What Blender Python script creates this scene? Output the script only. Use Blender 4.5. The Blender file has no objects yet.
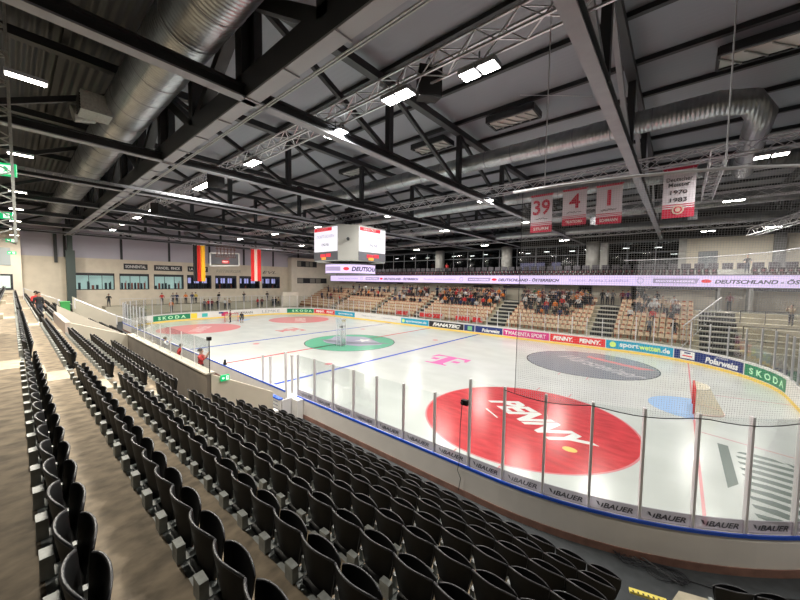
import bpy, math, random
from mathutils import Vector, Matrix
RND = random.Random(11)
C = bpy.context.scene.collection
SC = bpy.context.scene
PI = math.pi

# ---------------------------------------------------------------- materials
MATS = {}
def mat(name, col, rough=.55, metal=0., noise=0., nscale=4., bump=0., emit=None, estr=1., stretch=(1,1,1), col2=None, spec=.5):
    if name in MATS: return MATS[name]
    m = bpy.data.materials.new(name); m.use_nodes = True
    nt = m.node_tree; b = nt.nodes['Principled BSDF']
    b.inputs['Base Color'].default_value = (*col, 1); b.inputs['Roughness'].default_value = rough
    b.inputs['Metallic'].default_value = metal; b.inputs['Specular IOR Level'].default_value = spec
    if emit:
        b.inputs['Emission Color'].default_value = (*emit, 1); b.inputs['Emission Strength'].default_value = estr
    if noise > 0 or bump > 0:
        tc = nt.nodes.new('ShaderNodeTexCoord'); mp = nt.nodes.new('ShaderNodeMapping')
        mp.inputs['Scale'].default_value = stretch
        nz = nt.nodes.new('ShaderNodeTexNoise'); nz.inputs['Scale'].default_value = nscale; nz.inputs['Detail'].default_value = 6
        nt.links.new(tc.outputs['Object'], mp.inputs['Vector']); nt.links.new(mp.outputs[0], nz.inputs['Vector'])
        if noise > 0:
            rp_ = nt.nodes.new('ShaderNodeValToRGB')
            c2 = col2 or tuple(c * (1 - noise) for c in col); c3 = tuple(min(1, c * (1 + noise)) for c in col)
            rp_.color_ramp.elements[0].position = .32; rp_.color_ramp.elements[0].color = (*c2, 1)
            rp_.color_ramp.elements[1].position = .68; rp_.color_ramp.elements[1].color = (*c3, 1)
            nt.links.new(nz.outputs['Fac'], rp_.inputs[0]); nt.links.new(rp_.outputs[0], b.inputs['Base Color'])
        if bump > 0:
            bp = nt.nodes.new('ShaderNodeBump'); bp.inputs['Strength'].default_value = bump; bp.inputs['Distance'].default_value = .02
            nt.links.new(nz.outputs['Fac'], bp.inputs['Height']); nt.links.new(bp.outputs[0], b.inputs['Normal'])
    MATS[name] = m
    return m

def stripes(m, axis, period, depth=.5, dist=.02, dark=0.):
    """bands across one object axis: corrugation or spiral seams"""
    nt = m.node_tree; b = nt.nodes['Principled BSDF']
    tc = nt.nodes.new('ShaderNodeTexCoord'); w = nt.nodes.new('ShaderNodeTexWave')
    w.wave_type = 'BANDS'; w.bands_direction = axis; w.wave_profile = 'SIN'
    w.inputs['Scale'].default_value = 2 * PI / (20 * period) ; w.inputs['Distortion'].default_value = 0
    nt.links.new(tc.outputs['Object'], w.inputs['Vector'])
    bp = nt.nodes.new('ShaderNodeBump'); bp.inputs['Strength'].default_value = depth; bp.inputs['Distance'].default_value = dist
    nt.links.new(w.outputs['Fac'], bp.inputs['Height']); nt.links.new(bp.outputs[0], b.inputs['Normal'])
    return m

def glass_mat(name, tint=(.93, .95, .95), refl=.10, haze=.0, hazecol=(.7, .7, .72)):
    m = bpy.data.materials.new(name); m.use_nodes = True; nt = m.node_tree; nt.nodes.clear()
    out = nt.nodes.new('ShaderNodeOutputMaterial'); tr = nt.nodes.new('ShaderNodeBsdfTransparent'); gl = nt.nodes.new('ShaderNodeBsdfGlossy')
    tr.inputs[0].default_value = (*tint, 1); gl.inputs['Roughness'].default_value = .05
    lw = nt.nodes.new('ShaderNodeLayerWeight'); lw.inputs['Blend'].default_value = .25
    ml = nt.nodes.new('ShaderNodeMath'); ml.operation = 'MULTIPLY'; ml.inputs[1].default_value = refl * 4
    nt.links.new(lw.outputs['Fresnel'], ml.inputs[0])
    mx = nt.nodes.new('ShaderNodeMixShader'); nt.links.new(ml.outputs[0], mx.inputs[0])
    nt.links.new(tr.outputs[0], mx.inputs[1]); nt.links.new(gl.outputs[0], mx.inputs[2])
    last = mx
    if haze > 0:
        df = nt.nodes.new('ShaderNodeBsdfDiffuse'); df.inputs[0].default_value = (*hazecol, 1)
        m2 = nt.nodes.new('ShaderNodeMixShader'); m2.inputs[0].default_value = haze
        nt.links.new(mx.outputs[0], m2.inputs[1]); nt.links.new(df.outputs[0], m2.inputs[2]); last = m2
    nt.links.new(last.outputs[0], out.inputs[0])
    MATS[name] = m
    return m

def net_mat(name, col, pitch, thread):
    """knotted netting: threads on a UV grid in metres, holes fully open"""
    m = bpy.data.materials.new(name); m.use_nodes = True; nt = m.node_tree; nt.nodes.clear(); N = nt.nodes.new; L = nt.links.new
    out = N('ShaderNodeOutputMaterial'); tr = N('ShaderNodeBsdfTransparent'); df = N('ShaderNodeBsdfDiffuse'); df.inputs[0].default_value = (*col, 1)
    uv = N('ShaderNodeUVMap'); uv.uv_map = 'grid'; sp = N('ShaderNodeSeparateXYZ'); L(uv.outputs[0], sp.inputs[0])
    cs = []
    for i in (0, 1):
        d = N('ShaderNodeMath'); d.operation = 'DIVIDE'; d.inputs[1].default_value = pitch; L(sp.outputs[i], d.inputs[0])
        f = N('ShaderNodeMath'); f.operation = 'FRACT'; L(d.outputs[0], f.inputs[0])
        l = N('ShaderNodeMath'); l.operation = 'LESS_THAN'; l.inputs[1].default_value = thread / pitch; L(f.outputs[0], l.inputs[0]); cs.append(l)
    mxm = N('ShaderNodeMath'); mxm.operation = 'MAXIMUM'; L(cs[0].outputs[0], mxm.inputs[0]); L(cs[1].outputs[0], mxm.inputs[1])
    mx = N('ShaderNodeMixShader'); L(mxm.outputs[0], mx.inputs[0]); L(tr.outputs[0], mx.inputs[1]); L(df.outputs[0], mx.inputs[2]); L(mx.outputs[0], out.inputs[0])
    MATS[name] = m
    return m

def objcol_mat(name, rough=.8):
    m = mat(name, (.5, .5, .5), rough); nt = m.node_tree
    oi = nt.nodes.new('ShaderNodeObjectInfo'); nt.links.new(oi.outputs['Color'], nt.nodes['Principled BSDF'].inputs['Base Color'])
    return m

# ice with long soft streaks of wear, glossy
ICE = mat('ice_surface', (.57, .595, .58), .2, noise=.06, nscale=.35, stretch=(1, 1.6, 1), spec=.55, bump=.05)
CONC = mat('worn_concrete', (.25, .198, .138), .85, noise=.38, nscale=5.5, bump=.35, stretch=(1.2, .8, 1))
CONC2 = mat('pale_step_concrete', (.40, .355, .265), .8, noise=.18, nscale=5)
CONCS = mat('stand_side_concrete', (.30, .30, .28), .8, noise=.2, nscale=3)
GREYFLOOR = mat('dark_grey_rubber_floor', (.045, .05, .055), .7, noise=.15, nscale=6)
BEIGE = mat('beige_painted_wall', (.68, .61, .50), .75, noise=.06, nscale=1.2)
BEIGE2 = mat('pale_beige_wall', (.72, .66, .56), .75, noise=.05, nscale=1.0)
CLAD = stripes(mat('grey_cladding', (.50, .48, .56), .5), 'Z', .45, .4, .02)
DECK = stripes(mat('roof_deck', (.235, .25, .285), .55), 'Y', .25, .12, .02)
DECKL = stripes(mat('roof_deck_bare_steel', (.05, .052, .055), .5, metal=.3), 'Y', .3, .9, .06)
BLACK = mat('black_plastic_seat', (.006, .006, .0065), .55, noise=.2, nscale=30, spec=.22)
SEATIN = mat('seat_rim_plastic', (.035, .035, .04), .4)
STEELB = mat('black_steel', (.022, .024, .028), .5)
STEELG = mat('grey_painted_steel', (.25, .26, .29), .5, noise=.08, nscale=2)
GALV = mat('galvanised_steel', (.36, .38, .37), .5, metal=.1, noise=.18, nscale=14)
ALU = mat('bright_aluminium', (.70, .70, .74), .35, metal=.6)
DUCT = stripes(mat('spiral_duct_steel', (.36, .38, .40), .32, metal=.9, noise=.12, nscale=3), 'X', .14, .5, .02)
DUCTY = stripes(mat('spiral_duct_steel_elbow', (.5, .5, .56), .34, metal=.85), 'Y', .14, .5, .02)
WHITE = mat('white_board_plastic', (.74, .72, .70), .4, noise=.04, nscale=2)
YEL = mat('yellow_kick_plate', (.85, .60, .12), .4)
BLUECAP = mat('blue_cap_rail', (.02, .10, .62), .35)
PALEBLUE = mat('pale_blue_cap', (.30, .42, .72), .35)
REDBR = mat('red_brown_base', (.26, .14, .11), .7, noise=.25, nscale=3)
REDP = mat('red_paint', (.62, .05, .05), .4)
GLASS = glass_mat('rink_glass', (.95, .965, .965), .08)
BAND = glass_mat('frosted_glass_band', (.70, .68, .72), .05, .42, (.62, .58, .64))
WINGL = glass_mat('dark_facade_glass', (.35, .38, .4), .25)
ACRY = glass_mat('acrylic', (.90, .92, .93), .2, .10, (.8, .8, .85))
NET = net_mat('safety_netting', (.46, .46, .48), .045, .0036)
GOALNET = net_mat('goal_netting', (.72, .66, .52), .05, .018)
LAMP = mat('lamp_diffuser', (1, 1, 1), .5, emit=(1, .97, .88), estr=30)
TUBE = mat('lamp_tube', (1, 1, 1), .5, emit=(1, .93, .78), estr=26)
LED = mat('led_ribbon_lit', (.2, .15, .25), .5, emit=(.80, .66, .98), estr=1.0)
SCREEN = mat('led_screen_lit', (.2, .2, .2), .5, emit=(.93, .90, .97), estr=.95)
LEDRED = mat('led_red', (.3, .01, .02), .5, emit=(.75, .03, .05), estr=.9)
LEDDARK = mat('led_text_dark', (.05, .04, .10), .6)
LEDGREY = mat('led_text_grey', (.30, .25, .38), .6, emit=(.35, .27, .5), estr=.5)
EXITG = mat('exit_sign_green', (.0, .25, .08), .5, emit=(.01, .50, .17), estr=1.0)
EXITW = mat('exit_sign_white', (.8, .9, .8), .5, emit=(.8, 1, .85), estr=1.1)
TXTW = mat('white_lettering', (.80, .80, .78), .5)
TXTB = mat('black_lettering', (.015, .015, .02), .5)
SKIN = mat('skin', (.45, .26, .18), .6)
HAIRM = mat('dark_hair', (.03, .02, .015), .7)
JACKET = objcol_mat('jacket_cloth')
TROUS = mat('dark_trousers', (.03, .035, .05), .8)
SHOE = mat('shoes', (.02, .02, .02), .6)
BSEAT = mat('beige_seat_shell', (.66, .53, .38), .55, noise=.15, nscale=9)
BSEATR = mat('red_brown_seat_back', (.40, .13, .07), .55)
DSEAT = mat('dark_balcony_seat', (.014, .011, .015), .7, spec=.2)
DSEATR = mat('dull_red_seat_patch', (.13, .03, .04), .7)
CONCP = mat('grey_concrete_column', (.42, .41, .39), .8, noise=.12, nscale=1.5)
DARK = mat('dark_interior', (.02, .022, .026), .8)
CORR = mat('ribbed_side_wall', (.36, .36, .35), .7)

def cmat(n, c, r=.5): return mat(n, c, r)

# ---------------------------------------------------------------- mesh builder
class MB:
    def __init__(s): s.v = []; s.f = []; s.mi = []; s.uv = {}
    def quadgrid(s, rows, mi=0):
        """rows: list of equal-length point lists"""
        b = len(s.v); n = len(rows[0])
        for r in rows: s.v += [tuple(p) for p in r]
        for i in range(len(rows) - 1):
            for j in range(n - 1):
                s.f.append((b + i * n + j, b + i * n + j + 1, b + (i + 1) * n + j + 1, b + (i + 1) * n + j)); s.mi.append(mi)
    def hexa(s, p, mi=0):
        b = len(s.v); s.v += [tuple(q) for q in p]
        for q in ((0, 3, 2, 1), (4, 5, 6, 7), (0, 1, 5, 4), (1, 2, 6, 5), (2, 3, 7, 6), (3, 0, 4, 7)):
            s.f.append(tuple(b + i for i in q)); s.mi.append(mi)
    def box(s, x0, y0, z0, x1, y1, z1, mi=0):
        s.hexa([(x0, y0, z0), (x1, y0, z0), (x1, y1, z0), (x0, y1, z0), (x0, y0, z1), (x1, y0, z1), (x1, y1, z1), (x0, y1, z1)], mi)
    def bar(s, p, q, w, h, mi=0, up=(0, 0, 1)):
        p = Vector(p); q = Vector(q); d = (q - p).normalized(); u = Vector(up)
        if abs(d.dot(u)) > .98: u = Vector((0, 1, 0))
        a = d.cross(u).normalized(); b = a.cross(d).normalized(); a = a * w / 2; b = b * h / 2
        s.hexa([p - a - b, p + a - b, p + a + b, p - a + b, q - a - b, q + a - b, q + a + b, q - a + b], mi)
    def tube(s, pts, r, n=8, mi=0, cap=True):
        pts = [Vector(p) for p in pts]; b0 = len(s.v); ref = None
        rs = r if isinstance(r, (list, tuple)) else [r] * len(pts)
        for i, p in enumerate(pts):
            d = ((pts[min(i + 1, len(pts) - 1)] - pts[max(i - 1, 0)])).normalized()
            if ref is None: ref = Vector((0, 0, 1)) if abs(d.z) < .9 else Vector((1, 0, 0))
            a = d.cross(ref).normalized(); b = a.cross(d).normalized(); ref = b
            for k in range(n):
                t = 2 * PI * k / n; s.v.append(tuple(p + (a * math.cos(t) + b * math.sin(t)) * rs[i]))
        for i in range(len(pts) - 1):
            for k in range(n):
                s.f.append((b0 + i * n + k, b0 + i * n + (k + 1) % n, b0 + (i + 1) * n + (k + 1) % n, b0 + (i + 1) * n + k)); s.mi.append(mi)
        if cap:
            s.f.append(tuple(b0 + k for k in range(n))[::-1]); s.mi.append(mi)
            e = b0 + (len(pts) - 1) * n; s.f.append(tuple(e + k for k in range(n))); s.mi.append(mi)
    def poly(s, pts, mi=0):
        b = len(s.v); s.v += [tuple(p) for p in pts]; s.f.append(tuple(range(b, b + len(pts)))); s.mi.append(mi)
    def prism(s, pts, z0, z1, mi=0):
        n = len(pts); b = len(s.v); s.v += [(x, y, z0) for x, y in pts] + [(x, y, z1) for x, y in pts]
        s.f.append(tuple(range(b, b + n))[::-1]); s.f.append(tuple(range(b + n, b + 2 * n))); s.mi += [mi, mi]
        for i in range(n):
            j = (i + 1) % n; s.f.append((b + i, b + j, b + n + j, b + n + i)); s.mi.append(mi)
    def mesh(s, name, mats, smooth=False):
        me = bpy.data.meshes.new(name); me.from_pydata(s.v, [], s.f)
        for m in (mats if isinstance(mats, (list, tuple)) else [mats]): me.materials.append(m)
        for p, i in zip(me.polygons, s.mi): p.material_index = i; p.use_smooth = smooth
        me.update(); return me
    def build(s, name, mats, parent=None, smooth=False, loc=(0, 0, 0), rz=0):
        o = bpy.data.objects.new(name, s.mesh(name, mats, smooth)); C.objects.link(o)
        o.location = loc; o.rotation_euler = (0, 0, rz)
        if parent: o.parent = parent
        return o

def tag(o, label=None, cat=None, group=None, kind=None):
    if label: o['label'] = label
    if cat: o['category'] = cat
    if group: o['group'] = group
    if kind: o['kind'] = kind
    return o
def empty(name, loc=(0, 0, 0), rz=0):
    o = bpy.data.objects.new(name, None); C.objects.link(o); o.location = loc; o.rotation_euler = (0, 0, rz); return o
def struct(o): o['kind'] = 'structure'; return o
def copy_tree(o, parent=None):
    c = o.copy(); C.objects.link(c)
    if parent: c.parent = parent
    for ch in list(o.children): copy_tree(ch, c)
    return c
def ordn(n):
    w = ['zeroth', 'first', 'second', 'third', 'fourth', 'fifth', 'sixth', 'seventh', 'eighth', 'ninth', 'tenth']
    if n <= 10: return w[n]
    return '%d%s' % (n, 'th' if 10 < n % 100 < 14 else {1: 'st', 2: 'nd', 3: 'rd'}.get(n % 10, 'th'))

# text -> 2-D triangles, mapped through a function (u,v)->xyz
_tc = {}
def text2d(body, size=1., shear=0., bold=0., width=None, align=None):
    key = (body, shear, bold)
    if key not in _tc:
        cu = bpy.data.curves.new('t', 'FONT'); cu.body = body; cu.size = 1; cu.shear = shear; cu.offset = bold; cu.resolution_u = 3
        ob = bpy.data.objects.new('t', cu); C.objects.link(ob); dg = bpy.context.evaluated_depsgraph_get()
        me = ob.evaluated_get(dg).to_mesh()
        vs = [(v.co.x, v.co.y) for v in me.vertices]; fs = [tuple(p.vertices) for p in me.polygons]
        ob.evaluated_get(dg).to_mesh_clear(); bpy.data.objects.remove(ob); bpy.data.curves.remove(cu)
        _tc[key] = (vs, fs)
    vs, fs = _tc[key]
    x0 = min(v[0] for v in vs); x1 = max(v[0] for v in vs); y0 = min(v[1] for v in vs); y1 = max(v[1] for v in vs)
    w = width or (x1 - x0) * size / max(.01, (y1 - y0))
    return [((x - x0) / (x1 - x0) * w, (y - y0) / (y1 - y0) * size) for x, y in vs], fs, w
def text_obj(name, body, size, fn, m, parent=None, shear=0., bold=0., width=None, centre=True):
    vs, fs, w = text2d(body, size, shear, bold, width)
    mb = MB(); mb.v = [tuple(fn(u - (w / 2 if centre else 0), v)) for u, v in vs]; mb.f = fs; mb.mi = [0] * len(fs)
    return mb.build(name, m, parent)

# ---------------------------------------------------------------- rink path (counter-clockwise from near-left)
RX, RY, RR = 30., 14., 8.5
ARC = RR * PI / 2
SEG = [2 * (RX - RR), ARC, 2 * (RY - RR), ARC] * 2
PER = sum(SEG)
def rp(s, off=0., z=0.):
    s %= PER
    cen = [(RX - RR, -RY + RR, -90), (RX - RR, RY - RR, 0), (-RX + RR, RY - RR, 90), (-RX + RR, -RY + RR, 180)]
    st = [((-RX + RR, -RY), (1, 0), (0, -1)), ((RX, -RY + RR), (0, 1), (1, 0)), ((RX - RR, RY), (-1, 0), (0, 1)), ((-RX, RY - RR), (0, -1), (-1, 0))]
    for i in range(4):
        if s <= SEG[2 * i]:
            p, d, n = st[i]; return (p[0] + d[0] * s + n[0] * off, p[1] + d[1] * s + n[1] * off, z)
        s -= SEG[2 * i]
        if s <= SEG[2 * i + 1]:
            a = math.radians(cen[i][2] + s / SEG[2 * i + 1] * 90); return (cen[i][0] + math.cos(a) * (RR + off), cen[i][1] + math.sin(a) * (RR + off), z)
        s -= SEG[2 * i + 1]
    return rp(0, off, z)
def samp(s0, s1, step=.55):
    n = max(1, int(math.ceil((s1 - s0) / step))); return [s0 + (s1 - s0) * i / n for i in range(n + 1)]
def strip(mb, s0, s1, a, b, z0, z1, mi=0):
    ss = samp(s0, s1)
    mb.quadgrid([[rp(s, a, z0) for s in ss], [rp(s, b, z0) for s in ss], [rp(s, b, z1) for s in ss], [rp(s, a, z1) for s in ss], [rp(s, a, z0) for s in ss]], mi)
    for s in (s0, s1): mb.poly([rp(s, a, z0), rp(s, b, z0), rp(s, b, z1), rp(s, a, z1)], mi)

# ================================================================ SETTING
mb = MB()
mb.poly([rp(i * PER / 160, 0, 0) for i in range(160)])
ice = struct(mb.build('floor_ice', ICE)); ice['label'] = 'white ice rink surface with painted lines and logos'
def decal(name, pts, m, z=.003):
    mb = MB(); mb.poly([(x, y, z) for x, y in pts]); return mb.build(name, m, ice)
ICER = cmat('ice_paint_red', (.60, .045, .05), .22); ICEB = cmat('ice_paint_blue', (.03, .08, .50), .22)
ICEPK = cmat('ice_paint_faded_red', (.62, .22, .24), .25); ICEMG = cmat('ice_paint_magenta', (.70, .16, .42), .25)
ICEGR = cmat('ice_paint_green', (.12, .44, .28), .22); ICEGY = cmat('ice_paint_grey', (.22, .24, .28), .22); ICELG = cmat('ice_paint_grey_green', (.13, .165, .15), .25)
ICELB = cmat('ice_paint_light_blue', (.32, .50, .78), .25); ICEW = cmat('ice_paint_white', (.74, .76, .75), .22); ICEBK = cmat('ice_paint_dark', (.05, .09, .11), .25)
ICERD = mat('ice_paint_circle_red', (.56, .05, .06), .2, noise=.22, nscale=1.2, stretch=(1, 3, 1))
ICELL = cmat('ice_paint_lavender', (.36, .36, .46), .25)
def circle(cx, cy, r, n=72): return [(cx + r * math.cos(2 * PI * i / n), cy + r * math.sin(2 * PI * i / n)) for i in range(n)]
def ring(name, cx, cy, r0, r1, m, z=.005):
    mb = MB(); n = 72
    mb.quadgrid([[(cx + r * math.cos(2 * PI * i / n), cy + r * math.sin(2 * PI * i / n), z) for i in range(n + 1)] for r in (r0, r1)]); return mb.build(name, m, ice)
def rect(name, x0, y0, x1, y1, m, z=.004): return decal(name, [(x0, y0), (x1, y0), (x1, y1), (x0, y1)], m, z)
rect('centre_line', -.13, -13.98, .13, 13.98, ICER)
rect('blue_line', 7.0, -13.98, 7.3, 13.98, ICEB); rect('blue_line', -7.3, -13.98, -7.0, 13.98, ICEB)
for sx in (1, -1):
    hw = 13.0
    rect('goal_line', sx * 26 - .04, -hw, sx * 26 + .04, hw, ICEPK)
    cr = [(sx * 26, -1.83)] + [(sx * (26 - 1.83 * math.cos(a)), 1.83 * math.sin(a)) for a in [math.radians(d) for d in range(-88, 90, 8)]] + [(sx * 26, 1.83)]
    decal('goal_crease', cr, ICELB, .0045)
    for sy in (1, -1):
        mb = MB(); mb.bar((sx * 26, sy * 3.3, .005), (sx * 29.95, sy * 4.2, .005), .05, .002); mb.build('trapezoid_line', ICEPK, ice)
circs = [(0, 0, ICEGR, 'green centre circle logo'), (-20, -7, ICEPK, None), (-20, 7, ICEPK, None), (20, -7, ICERD, None), (20, 7, ICEGY, None)]
for cx, cy, m, lb in circs:
    decal('faceoff_circle', circle(cx, cy, 4.5), m, .004)
    ring('circle_outline', cx, cy, 4.42, 4.5, ICEBK if (cx, cy) in ((0, 0), (20, 7)) else ICEPK)
def plan(cx, cy, ang, z=.008, sk=0.):
    ca, sa = math.cos(ang), math.sin(ang)
    return lambda u, v: (cx + (u + sk * v) * ca - v * sa, cy + (u + sk * v) * sa + v * ca, z)
A32 = math.radians(-33)
text_obj('circle_lettering', 'PENNY', 1.5, plan(19.85, -7.35, A32, sk=.35), ICEW, ice, bold=.045, width=4.9)
decal('lettering_stroke', [plan(19.9, -8.2, A32)(u, v)[:2] for u, v in ((-2.0, -.05), (-.9, -.12), (-.9, -.04), (-2.0, .05))], ICEW, .008)
decal('yellow_full_stop', [(22.35 + .26 * math.cos(a * PI / 8), -8.72 + .2 * math.sin(a * PI / 8)) for a in range(16)], cmat('ice_paint_yellow', (.80, .60, .15), .25), .008)
for cx in (-20,):
    for cy in (-7, 7): text_obj('circle_lettering', 'PENNY', 1.6, plan(cx, cy - .8, A32, sk=.3), cmat('ice_paint_pinkish', (.72, .45, .46), .25), ice, bold=.04, width=5.0)
text_obj('circle_lettering', 'Warsteiner', 1.6, plan(20.1, 6.2, A32, sk=.3), cmat('ice_paint_pale_grey', (.50, .50, .53), .25), ice, bold=.01, width=7.0)
decal('circle_ribbon', [plan(20.1, 7.0, A32)(u, v)[:2] for u, v in ((-1.8, 1.6), (2.4, 2.0), (2.9, 3.0), (1.0, 2.5), (-2.2, 2.2))], ICEPK, .0055)
decal('centre_logo', [(-.2 + 3.2 * math.cos(t) * (1 + .12 * math.sin(5 * t)), .5 + 2.3 * math.sin(t) * (1 + .15 * math.cos(3 * t))) for t in [i * PI / 24 for i in range(48)]], ICELL, .006)
decal('centre_logo_wing', [(-3.4, -1.3), (-1.6, -.4), (.6, .2), (2.6, 1.9), (3.6, 2.2), (2.4, .6), (.4, -1.0), (-1.4, -1.6)], ICEGY, .008)
decal('centre_logo_star', [(.4 + (1.0 if i % 2 == 0 else .4) * math.cos(i * PI / 5 + .3), 1.5 + (1.0 if i % 2 == 0 else .4) * math.sin(i * PI / 5 + .3)) for i in range(10)], ICEW, .010)
def tlogo(cx, cy, m, fl=1):
    g = lambda pts: decal('telecom_logo', [(cx + fl * x, cy + fl * y) for x, y in pts], m, .005)
    g([(-1.55, 1.45), (1.55, 1.45), (1.62, .45), (1.42, .45), (1.2, 1.0), (.42, 1.2), (.42, -.9), (.55, -1.15), (.95, -1.25), (.95, -1.45), (-.95, -1.45), (-.95, -1.25), (-.55, -1.15), (-.42, -.9), (-.42, 1.2), (-1.2, 1.0), (-1.42, .45), (-1.62, .45)])
    for sx in (-1, 1): g([(sx * .95 - .3, -.25), (sx * .95 + .3, -.25), (sx * .95 + .3, .3), (sx * .95 - .3, .3)])
tlogo(11.3, 0, ICEMG); tlogo(-11.3, 0, ICEPK)
for x, y in ((5.6, 7), (5.6, -7), (-5.6, 7), (-5.6, -7)): decal('faceoff_spot', circle(x, y, .3, 20), ICEPK, .005)
for cy in (-7, 7):
    for cx in (20, -20):
        for sx in (-1, 1):
            for sy in (-1, 1): rect('hash_mark', cx + sx * .85 - .03, cy + sy * 4.5, cx + sx * .85 + .03, cy + sy * 5.1, ICEPK)
# big grey striped logo behind the near goal line
decal('end_logo_bar', [(26.62, -4.2), (26.92, -4.25), (26.90, -7.5), (26.62, -8.0)], ICELG, .005)
for i in range(10):
    y = -4.55 - i * .5; w0 = 27.05; w1 = (28.35, 28.9, 29.1, 29.2, 29.1, 29.2, 29.2, 29.1, 29.0, 28.8)[i]
    decal('end_logo_stripe', [(w0 + (.15 if i == 0 else 0), y - .04), (w0 + .5, y + .06), (w1 - .3, y + .02 - .04 * i), (w1, y - .22 - .04 * i), (w1 - .35, y - .24 - .03 * i), (w0 + .05, y - .22)], ICELG, .005)
decal('end_logo_link', [(28.3, -4.6), (28.75, -4.85), (29.15, -5.6), (28.85, -5.55), (28.5, -5.0)], ICELG, .006)
decal('end_logo_link', [(28.6, -6.3), (29.3, -6.9), (29.3, -7.9), (28.95, -7.9), (28.9, -7.1)], ICELG, .006)

# floor slab and the dark walkway round the boards
mb = MB(); mb.box(-44, -34, -.4, 48, 34, -.05); struct(mb.build('floor_slab', GREYFLOOR))
mb = MB(); ss = [i * PER / 200 for i in range(201)]
mb.quadgrid([[rp(s, .02, -.02) for s in ss], [rp(s, .02, .27) for s in ss], [rp(s, 4.2, .27) for s in ss], [rp(s, 4.2, -.04) for s in ss]])
struct(mb.build('floor_walkway', GREYFLOOR))

# near stand terraces
E0, DY, Z0, DZ = -21.95, .748, 4.23, .395
Ek = lambda k: E0 + DY * k
Zk = lambda k: Z0 - DZ * k
VX0, VX1 = -3.5, 3.0     # left vomitory
def tier(mb, k, x0, x1, zb=None):
    mb.box(x0, Ek(k - 1), (Zk(k) - .9) if zb is None else zb, x1, Ek(k) + .001, Zk(k))
mb = MB()
for k in range(-4, 9):
    for x0, x1 in ((14.0, 26.6), (VX1, 14.0), (VX0, VX1), (-35.9, VX0)):
        if k >= 5 and x0 == VX1: continue
        if k >= 3 and x0 == VX0: continue
        if x0 == VX1 and k < 5 or x0 != VX1: tier(mb, k, x0, x1 + (10 if x0 == 14.0 and k < 6 else 0), -.02 if k > 1 else None)
struct(mb.build('floor_stand', CONC))['label'] = 'brown worn concrete tiers of the near stand'
mb = MB()
mb.box(14.0, Ek(8), -.02, 25.0, Ek(8) + .62, .68)
mb.box(-35.9, Ek(8), -.02, VX0, Ek(8) + .62, .68)
struct(mb.build('floor_front_step', GREYFLOOR))
AIS = [(13.42, 14.5), (.6, 1.75), (-11.9, -10.8), (-24.4, -23.3), (24.85, 25.75)]
mb = MB()
for a, b in AIS:
    for k in range(-4, 9):
        if a < 14 and a > 10 and k > 4: continue
        if -3.5 < a < 3 and k > 2: continue
        mb.box(a, Ek(k - 1) + .01, Zk(k) - .02, b, Ek(k) + .004, Zk(k) + .006)
        mb.box(a, Ek(k), Zk(k + 1) - .01, b, Ek(k) + .37, Zk(k + 1) + DZ / 2)
struct(mb.build('floor_aisle_steps', CONC2))
# grey metal edge channel under each seat row
for k in range(-1, 9):
    rng = [(14.5, 24.72), (1.75, 13.42), (-10.8, .6), (-23.3, -11.9), (-35.5, -24.4)]
    mb = MB()
    for a, b in rng:
        if k >= 5 and a == 1.75: continue
        if k >= 3 and a == -10.8: b = VX0
        if a == 1.75 and k >= 2: a = VX1 + .1
        if k >= 5 and a == 14.5: a = 14.1
        mb.box(a, Ek(k), Zk(k) - .36, b, Ek(k) + .045, Zk(k) - .005); mb.box(a, Ek(k) + .045, Zk(k) - .03, b, Ek(k) + .13, Zk(k) - .012)
    o = mb.build('trim_edge_channel', GALV); struct(o)

# side and parapet walls of the bench recess
PB = mat('stand_side_paint', (.46, .42, .35), .75, noise=.05, nscale=1)
def sidewall(x, t, y0, z0, y1, z1, m=BEIGE, nm='wall_gangway'):
    mb = MB(); mb.hexa([(x - t, y0, 0), (x, y0, 0), (x, y1, 0), (x - t, y1, 0), (x - t, y0, z0), (x, y0, z0), (x, y1, z1), (x - t, y1, z1)])
    return struct(mb.build(nm, m))
sidewall(14.0, .18, -18.02, 3.17, -15.95, 2.08)
mb = MB(); mb.box(VX1, -18.14, .0, 13.98, -17.98, 3.17); struct(mb.build('wall_parapet', mat('shaded_parapet_wall', (.17, .145, .12), .8, noise=.1, nscale=2)))  # shade on the stand-facing side put into the dark grey-brown colour
mb = MB(); mb.box(VX1, -18.18, 3.17, 14.0, -17.90, 3.22); struct(mb.build('trim_parapet_cap', PB))
sidewall(VX1 + .02, .3, -20.3, 4.0, -18.0, 3.1, PB)
mb = MB(); mb.box(VX0 - .2, -20.45, .0, VX1, -20.25, 4.02); struct(mb.build('wall_vomitory', mat('pinkish_wall', (.45, .37, .33), .8)))
PB0 = PB = mat('stand_side_paint', (.46, .42, .35), .75, noise=.05, nscale=1)
sidewall(VX0, .3, -20.3, 4.45, -17.2, 2.35, PB)
sidewall(VX0 - .3, .2, -17.2, 2.35, -15.3, 1.6, PB)
sidewall(-18.0, .25, -18.4, 4.35, -15.3, 2.5, PB)

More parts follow.
